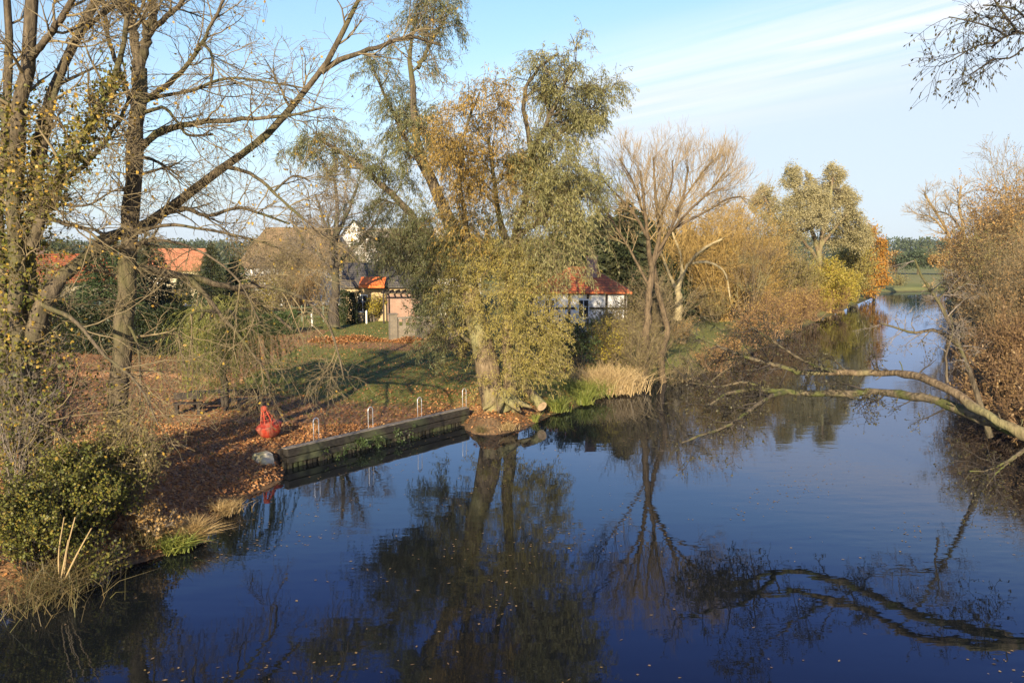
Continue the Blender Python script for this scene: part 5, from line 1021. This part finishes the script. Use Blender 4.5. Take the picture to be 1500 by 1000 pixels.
# grey-green tree
Y9 = 112.0; b9 = P_(1200, Y9); t9 = thing('poplar_tree', 'tall grey-green rounded tree above the yellow bushes', 'tree', b9)
P, R = limbs([([(1200, 440, Y9), (1201, 385, Y9), (1203, 350, Y9), (1212, 315, Y9), (1220, 260, Y9)], 11, 4), ([(1201, 375, Y9), (1190, 340, Y9), (1172, 300, Y9), (1160, 262, Y9)], 8, 3), ([(1203, 360, Y9), (1222, 335, Y9), (1245, 310, Y9)], 6, 3), ([(1200, 385, Y9), (1175, 350, Y9 - 2), (1140, 325, Y9 - 3), (1120, 290, Y9 - 3)], 6, 3)], 12)
g = Geo(); g.tubes(P, R, 7); g.build('trunk', M['bark_lit'], t9, smooth=True)
g = Geo(); s_ = Geo()
for (px, py, dy, rx, rz, n) in [(1160, 262, 0, 18, 20, 900), (1222, 258, 1, 17, 20, 900), (1242, 285, 0, 18, 20, 800), (1180, 298, -1, 34, 26, 1900), (1222, 305, 1, 34, 28, 1900), (1120, 285, -2, 17, 17, 700), (1135, 312, -2, 24, 20, 900), (1250, 325, 0, 20, 24, 900), (1165, 328, -2, 30, 20, 1200), (1225, 345, 2, 32, 22, 1200), (1262, 350, 2, 16, 22, 600), (1105, 300, -2, 9, 16, 250), (1150, 350, -2, 26, 16, 800), (1200, 280, 2, 24, 20, 800), (1182, 262, 1, 9, 14, 200), (1195, 318, -4, 26, 18, 700), (1200, 285, -3, 18, 16, 500)]:
    c = at(px, py, Y9 + dy); r_ = pxm(1, Y9); cc = clump_leaves(g, c, (rx * r_, rx * r_, rz * r_), int(n * 4.5), .25, .10, per=75, cs=.15, droop=.1, shell=.55)
    q = P.reshape(-1, 3); near = q[np.argmin(((cc[:, None] - q[None]) ** 2).sum(2), 1)]
    s_.tubes(np.stack([near, (near + cc) / 2 + rng.normal(0, .15, cc.shape), cc], 1), np.tile([[.05, .035, .015]], (len(cc), 1)), 3)
s_.build('branches', M['bark'], t9); g.build('crown', M['l_poplar'], t9)
# orange tree
def crown_tree(name, label, px, Y, trunk_w, blobs, leaf, ls, bark='bark', per=40, mult=1.0, group=None, cat='tree'):
    b = P_(px, Y); t = thing(name, label, cat, b, group); g = Geo(); s = Geo(); topz = max(at(x, y, Y)[2] for x, y, *_ in blobs)
    T0 = spline(np.array([b - [0, 0, .3], (b + [b[0] * 0, 0, 0]) * 1 + [0, 0, (topz - b[2]) * .4], b + [.2, 0, (topz - b[2]) * .85]]), 8); s.tubes(T0, np.linspace(pxm(trunk_w, Y) / 2, .04, 8), 7)
    for (x, y, dy, rx, rz, n) in blobs:
        c = at(x, y, Y + dy); r_ = pxm(1, Y); cc = clump_leaves(g, c, (rx * r_, rx * r_, rz * r_), int(n * mult), ls[0], ls[1], per=per, cs=.2, droop=.15, shell=.35)
        near = T0[np.argmin(((cc[:, None] - T0[None]) ** 2).sum(2), 1)]; s.tubes(np.stack([near, (near + cc) / 2 + rng.normal(0, .12, cc.shape) - [0, 0, .2], cc], 1), np.tile([[.05, .03, .012]], (len(cc), 1)), 3)
    s.build('trunk', M[bark], t, smooth=True); g.build('crown', leaf, t); return t
crown_tree('maple_tree', 'bright orange tree where the left bank reaches the far bend', 1282, 134, 5, [(1275, 348, 0, 14, 22, 900), (1288, 365, 0, 14, 22, 1000), (1278, 395, 0, 20, 24, 1500), (1292, 408, -1, 13, 18, 800), (1262, 405, 0, 16, 24, 900), (1270, 425, -1, 18, 10, 700)], M['l_orange'], (.32, .2))
crown_tree('yellow_willow', 'olive rounded shrub in front of the orange tree', 1245, 122, 4, [(1240, 372, 0, 22, 26, 1300), (1225, 400, -2, 22, 20, 1100), (1252, 415, -2, 18, 20, 1000)], M['l_yelgreen'], (.28, .14))
# far bank beyond the bend
crown_tree('hedgerow_tree', 'dark rounded tree on the meadow beyond the river bend', 1345, 235, 5, [(1345, 378, 0, 26, 14, 1300), (1325, 385, 0, 16, 12, 700), (1362, 380, 0, 14, 12, 600)], M['l_forest'], (.6, .35))
crown_tree('hedgerow_tree', 'brown hedgerow tree left of the dark meadow tree', 1312, 240, 5, [(1312, 380, 0, 16, 14, 900), (1300, 388, 0, 12, 10, 500)], M['l_rust'], (.6, .35))
crown_tree('hedgerow_tree', 'reddish hedgerow tree right of the dark meadow tree', 1385, 230, 5, [(1385, 378, 0, 20, 16, 1000), (1405, 385, 0, 16, 14, 700)], M['l_rust'], (.6, .35))
crown_tree('bank_bush', 'grey-brown round bush on the far bank at the bend', 1318, 172, 3, [(1318, 414, 0, 15, 13, 900), (1304, 418, 0, 9, 10, 400)], M['l_olive'], (.3, .15), cat='bush')
crown_tree('bank_bush', 'small dry bush at the far water line under the reddish tree', 1362, 168, 3, [(1362, 419, 0, 12, 6, 400)], M['g_dry'], (.3, .12), cat='bush')
# ------------------------------------------------------------------ right bank
def XY(x, y): return np.array([x, y, max(gz(x, y), .0)])
def ttree(name, label, x, Y, py, spread, n, bark, leaf, nl, ls, tr=2.0, r0=.07, up=.05, L2=.45, L3=.22, cat='tree'):
    b = XY(x, Y); H = top(1450, py, Y) - b[2]
    return shrub(name, label, cat, b, H, spread, n[0], n[1], n[2], M[bark], leaf, nl, ls, r0=r0, tr=tr, up=up, L2=L2, L3=L3, tt=(.15, 1))
X = lambda px, Y: (px - 750) / F * Y * 1.0
ttree('rust_willow', 'rust-brown tree with dense crown at the right picture edge', X(1482, 70), 70, 285, .28, (26, 10, 6), 'twig_rust', M['l_rust'], 7, (.20, .11), 1.6)
ttree('rust_willow', 'orange-brown lower tree sloping down to the far water', X(1420, 104), 104, 345, .32, (26, 9, 6), 'twig_rust', M['l_rust'], 8, (.24, .13))
ttree('rust_willow', 'rusty tree between the sloping one and the right edge', X(1455, 86), 86, 305, .28, (26, 9, 6), 'twig_rust', M['l_rust'], 8, (.22, .12))
ttree('rust_willow', 'ochre tree filling the right edge above the dark bank', X(1512, 62), 62, 275, .28, (26, 10, 6), 'twig_tan', M['l_rust'], 6, (.19, .10), 1.5)
ttree('birch_tree', 'tallest bare tan tree rising over the right edge', X(1486, 78), 78, 212, .12, (5, 12, 9), 'twig_pink', M['l_olive'], .8, (.18, .09), 2.0, .12, .06, .30, .14)
ttree('birch_tree', 'bare tan tree half out of the frame at the right edge', X(1512, 72), 72, 205, .16, (5, 12, 9), 'twig_pink', M['l_gold2'], 1.2, (.18, .09), 2.0, .12, .06, .30, .14)
# two pinkish bare trees leaning left
for (pts, lab) in (([(1398, 400, 132), (1390, 345, 132), (1370, 310, 132), (1355, 285, 132)], 'slim bare pinkish tree leaning left over the forest line'), ([(1415, 400, 128), (1412, 340, 128), (1405, 300, 128), (1408, 272, 128)], 'bare pinkish round-headed tree beside the slim leaning one')):
    b = at(*pts[0]); b[2] = gz(b[0], b[1]); t = thing('birch_tree', lab, 'tree', b); P, R = limbs([(pts, 6, 3), ([pts[1], (pts[1][0] - 22, pts[1][1] - 25, 132), (pts[1][0] - 40, pts[1][1] - 30, 132)], 4, 2)], 10)
    g = Geo(); g.tubes(P, R, 6); g.build('trunk', M['twig_pink'], t); P1, R1 = grow(P, R, 10, (3, 5.5), (25, 65), 6, .06, .13, .4, .022, (.4, 1)); P2, R2 = grow(P1, R1, 7, (1.4, 3.0), (20, 50), 5, .05, .14, .6, .017)
    P3, R3 = grow(P2, R2, 4, (.6, 1.3), (20, 50), 4, .05, .14, .6, .013); g = Geo(); g.tubes(P1, R1, 4); g.tubes(P2, R2, 3); g.tubes(P3, R3, 3); g.build('crown', M['twig_pink'], t)
# nearer right bank thicket
for (x, Y, H, sp, bk, lf, nl, lab) in ((29.5, 47, 6.6, .5, 'twig_tan', 'l_brown', 1.2, 'brown leafless alder thicket on the right bank above the log'), (33.0, 56, 6.5, .5, 'twig_tan', 'l_rust', 1.6, 'tan thicket behind the leafless alder at the right bank'), (25.8, 42, 4.8, .6, 'twig_tan', 'l_brown', 1.2, 'grey twiggy bush hanging over the shaded water at right'),
                              (21.4, 34.5, 2.6, .8, 'twig_rust', 'l_brown', .8, 'reddish low twigs just behind the fallen trunk base'), (41, 66, 6.0, .5, 'twig_rust', 'l_rust', 2.6, 'rusty thicket by the water below the rust-brown tree'), (19.2, 29, 2.2, .8, 'twig_rust', 'l_brown', .8, 'thorny brown twigs at the right edge over the log'), (52, 88, 5.5, .6, 'twig_rust', 'l_rust', 2.4, 'rusty low thicket at the far right water line'), (61, 112, 4.5, .7, 'twig_rust', 'l_rust', 2.2, 'small rusty bush nearest the far bend on the right bank')):
    b = XY(x, Y); b[2] = max(b[2], .15); shrub('alder_thicket', lab, 'bush', b, H, sp, 34, 10, 6, M[bk], M[lf], nl * 1.7, (.14, .07), r0=.035, tr=1.3 if Y < 60 else 1.8, wig=.13, up=.02)
for (x, Y, H, sp, bk, lf, nl, lab) in ((27.6, 43.5, 6.0, .55, 'twig_tan', 'l_brown', 1.6, 'dense grey-brown thicket at the right edge above the shaded bank'), (23.6, 37.8, 4.0, .6, 'twig_rust', 'l_brown', 1.2, 'brown twig thicket rising behind the fallen tree at the right edge'), (22.6, 36.2, 1.9, .9, 'twig_tan', 'l_brown', 1.0, 'low brown twigs and dry reeds at the shaded right water line'), (32.5, 51, 7.8, .45, 'twig_tan', 'l_olive', 2.4, 'tall tan thicket under the bare trees at the right edge'), (45, 74, 5.5, .6, 'twig_rust', 'l_rust', 3, 'rusty bush leaning to the water between the two taller rusty trees')):
    b = XY(x, Y); b[2] = max(b[2], .15); shrub('alder_thicket', lab, 'bush', b, H, sp, 38, 10, 6, M[bk], M[lf], nl * 1.7, (.14, .07), r0=.03, tr=1.3 if Y < 60 else 1.8, wig=.13, up=.02)
# alder stem with side branch over the river
Yg = 29.0; t = thing('alder_tree', 'grey alder stem with a bare side branch reaching left over the water', 'tree', XY(X(1445, Yg), Yg))
P, R = limbs([([(1450, 640, Yg), (1425, 560, Yg), (1398, 490, Yg), (1376, 445, Yg), (1352, 408, Yg), (1340, 380, Yg)], 10, 3), ([(1404, 505, Yg), (1372, 484, Yg), (1338, 487, Yg), (1310, 479, Yg), (1288, 473, Yg)], 7, 2.5), ([(1400, 492, Yg), (1375, 440, Yg), (1400, 425, Yg + .5), (1420, 412, Yg + 1)], 4, 2), ([(1388, 560, Yg - 1), (1386, 520, Yg - 1), (1396, 485, Yg - 1), (1392, 460, Yg - 1)], 4, 2)], 12)
g = Geo(); g.tubes(P, R, 7); g.build('trunk', M['bark'], t, smooth=True)
P1, R1 = grow(P, R, 9, (.6, 1.5), (30, 80), 6, -.02, .2, .5, .006, (.3, 1)); P2, R2 = grow(P1, R1, 6, (.3, .8), (30, 70), 5, -.03, .22, .6, .005); P3, R3 = grow(P2, R2, 3, (.15, .45), (30, 70), 4, -.03, .22, .6, .004)
g = Geo(); g.tubes(P1, R1, 4); g.tubes(P2, R2, 3); g.tubes(P3, R3, 3); g.build('twigs', M['twig_grey'], t); g = Geo(); leaves_on(g, P3, 1.0, .05, .03, .6, .01); g.build('leaves', M['l_alder'], t)
# fallen tree reaching over the river
t = thing('fallen_tree', 'fallen two-stemmed tree arching out over the river from the right bank', 'tree', np.array([15.5, 19., .6]))
F_l = [([(1640, 725, 18.5), (1560, 668, 19), (1500, 634, 20), (1440, 614, 21), (1385, 592, 22), (1330, 579, 23), (1280, 573, 24), (1230, 576, 24.5), (1180, 576, 25)], 25, 9),
       ([(1540, 655, 19.4), (1462, 617, 20.2), (1432, 598, 20.8), (1398, 578, 21.5), (1365, 558, 22.2), (1330, 549, 23), (1285, 546, 24), (1225, 545, 24.5), (1180, 546, 25)], 17, 8),
       ([(1182, 576, 25), (1140, 573, 25), (1098, 571, 24.6), (1062, 578, 24), (1035, 596, 23.5)], 9, 3),
       ([(1150, 574, 25), (1128, 580, 24), (1100, 600, 22.6), (1064, 624, 21.6), (1030, 636, 21), (998, 648, 20.5)], 8, 2.5),
       ([(1182, 546, 25), (1150, 538, 25.2), (1110, 528, 25.5), (1066, 512, 26), (1020, 492, 26.5)], 8, 3),
       ([(1225, 545, 24.5), (1180, 530, 24), (1140, 505, 23.5), (1100, 478, 23)], 5, 2),
       ([(1280, 573, 24), (1262, 585, 23.6), (1240, 580, 23.2)], 4, 2),
       ([(1130, 572, 25), (1090, 560, 25), (1050, 566, 25), (1010, 560, 25)], 5, 2),
       ([(1240, 545, 24.5), (1225, 530, 24), (1218, 520, 23.5)], 3, 1.5),
       ([(1510, 650, 19.6), (1480, 672, 19.2), (1448, 688, 19), (1420, 690, 19)], 5, 2),
       ([(1500, 660, 19.6), (1462, 690, 19.2), (1440, 720, 19)], 4, 1.5)]
P, R = limbs(F_l, 26, .22); R *= 1 + rng.normal(0, .09, R.shape); g = Geo(); g.tubes(P[[0] + list(range(2, 11))], R[[0] + list(range(2, 11))], 12)
S1, Z1 = grow(P[:2], R[:2], 16, (.12, .4), (40, 90), 4, .05, .2, .35, .014, (.02, .9), 0); g.tubes(S1, Z1, 6, cap=True); g.build('trunk', M['bark_log'], t, smooth=True)
g = Geo(); leaves_on(g, P[:1], 500, .07, .05, .1, .05, (0, .6)); g.build('ivy', M['l_ivy'], t)  # moss on the lower stem, built as small leaf flakes
g = Geo(); g.tubes(P[1:2], R[1:2], 12); g.build('sunlit_stem', M['bark_lit'], t, smooth=True, label='pale upper stem with sunlit tone in its colour')  # upper stem takes its sunlit tan from the bark colour
P1, R1 = grow(P, R, 7, (.7, 1.7), (30, 80), 6, .0, .2, .4, .006, (.5, 1)); Px, Rx = grow(P[2:6], R[2:6], 14, (.7, 1.7), (30, 80), 6, .0, .2, .5, .006, (.1, 1)); Py, Ry = grow(P[7:8], R[7:8], 12, (.6, 1.5), (30, 80), 6, .0, .2, .5, .006, (.1, 1))
P1 = np.concatenate([P1, Px, Py]); R1 = np.concatenate([R1, Rx, Ry])
P2, R2 = grow(P1, R1, 5, (.35, .9), (30, 70), 5, .0, .22, .6, .0045); P3, R3 = grow(P2, R2, 3, (.18, .5), (30, 70), 4, -.02, .22, .6, .004)
ok = P3[:, -1, 2] > .1; P3, R3 = P3[ok], R3[ok]; ok = P2[:, -1, 2] > .1; P2, R2 = P2[ok], R2[ok]
g = Geo(); g.tubes(P1, R1, 4); g.tubes(P2, R2, 3); g.tubes(P3, R3, 3); g.build('twigs', M['twig_dark'], t); g = Geo(); leaves_on(g, P3, 3.0, .06, .04, .9, .015); g.build('leaves', M['l_alder'], t)
# overhanging branch, upper right: its trunk stands out of frame on the right bank
Yh = 15.0; bh = np.array([14.9, 13.0, .5]); t = thing('alder_tree', 'alder whose dark hanging branch enters at the upper right corner', 'tree', bh)
Ptr = [bh - [0, 0, .6], bh + [0, .3, 4], bh + [-.2, .8, 8], bh + [-.4, 1.4, 12], bh + [-.3, 1.6, 16]]
S = spline(np.array(Ptr), 18); g = Geo(); g.tubes(S, np.linspace(.30, .10, 18), 10)
P, R = limbs([([(1720, 120, Yh - .6), (1600, 70, Yh - .3), (1520, 52, Yh), (1492, 48, Yh), (1474, 52, Yh), (1462, 62, Yh), (1452, 70, Yh + .1)], 9, 3), ([(1492, 48, Yh), (1470, 20, Yh), (1450, -10, Yh + .2)], 4, 2), ([(1520, 52, Yh), (1495, 20, Yh - .3), (1470, 10, Yh - .4), (1440, 8, Yh - .4)], 4, 2), ([(1462, 62, Yh), (1430, 68, Yh), (1400, 85, Yh + .1), (1375, 98, Yh + .2)], 3, 1.5), ([(1474, 52, Yh), (1450, 40, Yh - .3), (1415, 30, Yh - .5), (1390, 25, Yh - .6)], 3, 1.5), ([(1500, 70, Yh + .3), (1480, 85, Yh + .3), (1455, 88, Yh + .4), (1420, 110, Yh + .5)], 3, 1.5)], 14)
g.tubes(P, R, 7)
lk = spline(np.array([S[12], (S[12] + P[0][0]) / 2 + [0, 0, .3], P[0][0]]), 8); g.tubes(lk, np.linspace(.09, R[0][0], 8), 7); g.build('trunk', M['bark_dark'], t, smooth=True)
Pu, Ru = grow(S[None], np.linspace(.30, .10, 18)[None], 26, (2., 4.5), (40, 80), 8, .02, .15, .4, .012, (.45, 1), .2)
P1, R1 = grow(np.concatenate([P]), R, 11, (.4, 1.2), (30, 80), 6, -.06, .2, .5, .004, (.2, 1)); P2, R2 = grow(P1, R1, 6, (.25, .7), (30, 70), 5, -.08, .22, .6, .0035); 
Q1, S1 = grow(Pu, Ru, 7, (.6, 1.6), (30, 70), 6, -.05, .2, .5, .006); Q2, S2 = grow(Q1, S1, 4, (.3, .8), (30, 70), 5, -.05, .22, .6, .005)
g = Geo(); g.tubes(P1, R1, 4); g.tubes(P2, R2, 3); g.tubes(Pu, Ru, 5); g.tubes(Q1, S1, 3); g.tubes(Q2, S2, 3); g.build('twigs', M['twig_dark'], t)
g = Geo(); leaves_on(g, P2, 1.8, .075, .036, 1.2, .01, (.4, 1)); leaves_on(g, Q2, .8, .065, .035, 1.2, .01, (.5, 1)); g.build('leaves', M['l_alder'], t)
# ------------------------------------------------------------------ far forest
g = Geo(); nT = 2600
fx = rng.uniform(-900, 1100, nT); fy = 620 + rng.uniform(0, 170, nT) + np.abs(fx) * .04; fh = rng.normal(18.6, .9, nT) + .9 * np.sin(fx * .011) - 2.2 * (fx < -100)
fh = np.where(rng.random(nT) < .06, fh + 2, fh); gzv = ground_z(fx, fy); nl_ = 80; n = nT * nl_
pi = np.repeat(np.arange(nT), nl_); az = rng.uniform(0, 2 * PI, n); u = rng.random(n); zz = .02 + .98 * rng.random(n); r = 5.6 * np.sqrt(np.clip(1 - ((zz - .5) / .54) ** 2, .03, 1)) * np.sqrt(u)
p = np.stack([fx[pi] + r * np.cos(az), fy[pi] + r * np.sin(az), gzv[pi] + zz * fh[pi]], 1); ax = nrm(rng.normal(0, 1, (n, 3)) + [0, 0, .3]); wd = nrm(np.cross(ax, rng.normal(0, 1, (n, 3))))
g.leaves(p, ax, wd, rng.uniform(1.3, 2.6, n), rng.uniform(.9, 1.6, n))
stv = np.stack([np.stack([fx, fy, gzv], 1), np.stack([fx, fy, gzv + fh * .9], 1)], 1); g.tubes(stv, np.tile([[.3, .12]], (nT, 1)), 4)
fo = g.build('forest', M['l_forest']); fo['kind'] = 'stuff'; fo['label'] = 'dark pine forest along the horizon'; fo['category'] = 'forest'
# nearer mixed woodland belt behind the village and behind the far trees
g = Geo(); nT = 420; fx = rng.uniform(-260, 60, nT); fy = rng.uniform(170, 300, nT) + np.abs(fx) * .1; keep = river_d(fx, fy) > 15; fx, fy = fx[keep], fy[keep]; nT = len(fx)
fh = rng.uniform(7, 10.5, nT); gzv = ground_z(fx, fy); nl_ = 110; n = nT * nl_; pi = np.repeat(np.arange(nT), nl_); az = rng.uniform(0, 2 * PI, n); u = rng.random(n); zz = .15 + .85 * rng.random(n)
r = 3.8 * np.sqrt(np.clip(1 - ((zz - .55) / .5) ** 2, .03, 1)) * np.sqrt(u); p = np.stack([fx[pi] + r * np.cos(az), fy[pi] + r * np.sin(az), gzv[pi] + zz * fh[pi]], 1)
ax = nrm(rng.normal(0, 1, (n, 3))); wd = nrm(np.cross(ax, rng.normal(0, 1, (n, 3)))); g.leaves(p, ax, wd, rng.uniform(.5, 1.0, n), rng.uniform(.3, .6, n))
stv = np.stack([np.stack([fx, fy, gzv], 1), np.stack([fx, fy, gzv + fh * .85], 1)], 1); g.tubes(stv, np.tile([[.2, .06]], (nT, 1)), 4)
fo = g.build('woodland', M['l_spruce']); fo['kind'] = 'stuff'; fo['label'] = 'mixed woodland belt behind the village'; fo['category'] = 'woodland'
# ------------------------------------------------------------------ ground cover: litter, grass, floating leaves
def scatter(n, x0, x1, y0, y1, dmin=.05):
    x = rng.uniform(x0, x1, n); y = y0 + (y1 - y0) * rng.random(n) ** 1.4; d = river_d(x, y); k = d > dmin; return x[k], y[k]
x, y = scatter(60000, -24, 6, 15, 62); z = ground_z(x, y)
keep = rng.random(len(x)) < np.clip(1.25 - (y - 26) / 34, .22, 1); x, y, z = x[keep], y[keep], z[keep]; n = len(x)
p = np.stack([x, y, z + .012 + rng.random(n) * .03], 1); ax = nrm(rng.normal(0, 1, (n, 3)) * [1, 1, .3]); wd = nrm(np.cross(ax, rng.normal(0, .25, (n, 3)) + [0, 0, 1])); g = Geo(); g.leaves(p, ax, wd, rng.uniform(.08, .15, n), rng.uniform(.06, .11, n))
x = rng.uniform(-15, -4, 24000); y = rng.uniform(17.5, 31, 24000); d = river_d(x, y); k = d > .02; x, y = x[k], y[k]; n = len(x); z = ground_z(x, y)
g.leaves(np.stack([x, y, z + .012 + rng.random(n) * .035], 1), nrm(rng.normal(0, 1, (n, 3)) * [1, 1, .4]), nrm(rng.normal(0, .5, (n, 3)) + [0, 0, 1]), rng.uniform(.05, .13, n), rng.uniform(.04, .09, n))
x = rng.uniform(-4, 4.5, 9000); y = rng.uniform(28, 38, 9000); d = river_d(x, y); k = (d > -.02) & (d < 5); x, y = x[k], y[k]; n = len(x); z = ground_z(x, y)
g.leaves(np.stack([x, y, z + .015 + rng.random(n) * .03], 1), nrm(rng.normal(0, 1, (n, 3)) * [1, 1, .35]), nrm(rng.normal(0, .5, (n, 3)) + [0, 1, 0]), rng.uniform(.07, .14, n), rng.uniform(.05, .09, n))
o = g.build('fallen_leaves', M['l_litter']); o['kind'] = 'stuff'; o['label'] = 'fallen brown and orange leaves on the left bank'; o['category'] = 'leaves'
x, y = scatter(110000, -22, 34, 24, 105, .6); keep = (rng.random(len(x)) < .25 + .75 * sstep(29, 38, y)); x, y = x[keep], y[keep]; z = ground_z(x, y); g = Geo(); blades(g, np.stack([x, y, z - .01], 1), .15, .035, .5)
o = g.build('lawn_grass', M['g_lawn']); o['kind'] = 'stuff'; o['label'] = 'rough lawn grass on the left bank'; o['category'] = 'grass'
x = rng.uniform(-30, 40, 30000); y = rng.uniform(12, 75, 30000); d = river_d(x, y); k = (d > .0) & (d < .9) & (dock_near(x, y) < .3); x, y = x[k], y[k]; z = ground_z(x, y); g = Geo(); k = rng.random(len(x)) < .5; x, y, z = x[k], y[k], z[k]; blades(g, np.stack([x, y, z - .02], 1), .30, .018, .6)
o = g.build('bank_grass', M['g_brown']); o['kind'] = 'stuff'; o['label'] = 'dry grass fringe along the water edge'; o['category'] = 'grass'
n = 4200; nd = 46; cx = rng.uniform(-8, 20, nd); cy = rng.uniform(12, 40, nd); da = rng.normal(.9, .5, nd); dl = rng.uniform(.4, 2.6, nd); ci = (nd * rng.random(n) ** 2).astype(int); u = rng.normal(0, 1, n) * dl[ci]; v = rng.normal(0, .16, n) * (1 + dl[ci])
f = rng.random(n); edge = f > .82
x = np.where(f < .66, cx[ci] + u * np.cos(da[ci]) - v * np.sin(da[ci]), rng.uniform(-12, 26, n)); y = np.where(f < .66, cy[ci] + u * np.sin(da[ci]) + v * np.cos(da[ci]), rng.uniform(11, 55, n)); d = river_d(x, y); k = (d < -.05) & (~edge | (d > -1.0)); x, y = x[k][:2000], y[k][:2000]; n = len(x)
a = rng.uniform(0, 2 * PI, n); ax = np.stack([np.cos(a), np.sin(a), np.zeros(n)], 1); wd = np.stack([-np.sin(a), np.cos(a), rng.normal(0, .06, n)], 1); g = Geo(); g.leaves(np.stack([x, y, np.full(n, .008)], 1), ax, wd, rng.uniform(.03, .10, n), rng.uniform(.02, .06, n))
o = g.build('floating_leaves', M['l_float']); o['kind'] = 'stuff'; o['label'] = 'scattered leaves floating on the river'; o['category'] = 'leaves'

# ------------------------------------------------------------------ groups of repeats
GR = {'golden_willow': 'golden willows on the left bank', 'yellow_willow': 'yellow bushes along the far left bank', 'garden_bush': 'garden bushes round the houses', 'bank_bush': 'low bushes along the water', 'bank_shrub': 'shrubs on the bank right of the willow', 'spruce_tree': 'dark spruces behind the red roof',
      'rust_willow': 'rusty trees on the right bank', 'alder_thicket': 'thickets on the right bank', 'sedge_tussock': 'sedge tussocks at the lower left', 'iris_clump': 'iris clumps at the water edge', 'bramble_bush': 'bushes on the near left bank', 'marker_post': 'white stakes on the lawn',
      'leaf_heap': 'raked leaf heaps on the lawn', 'hedgerow_tree': 'hedgerow trees beyond the river bend', 'birch_tree': 'bare trees on the right bank', 'clipped_hedge': 'clipped hedges', 'poplar_tree': None}
for o in list(C.objects):
    if o.get('_off') is not None: del o['_off']
    if o.parent is None and o.get('category') and not o.get('group'):
        g_ = GR.get(o.name.split('.')[0])
        if g_: o['group'] = g_
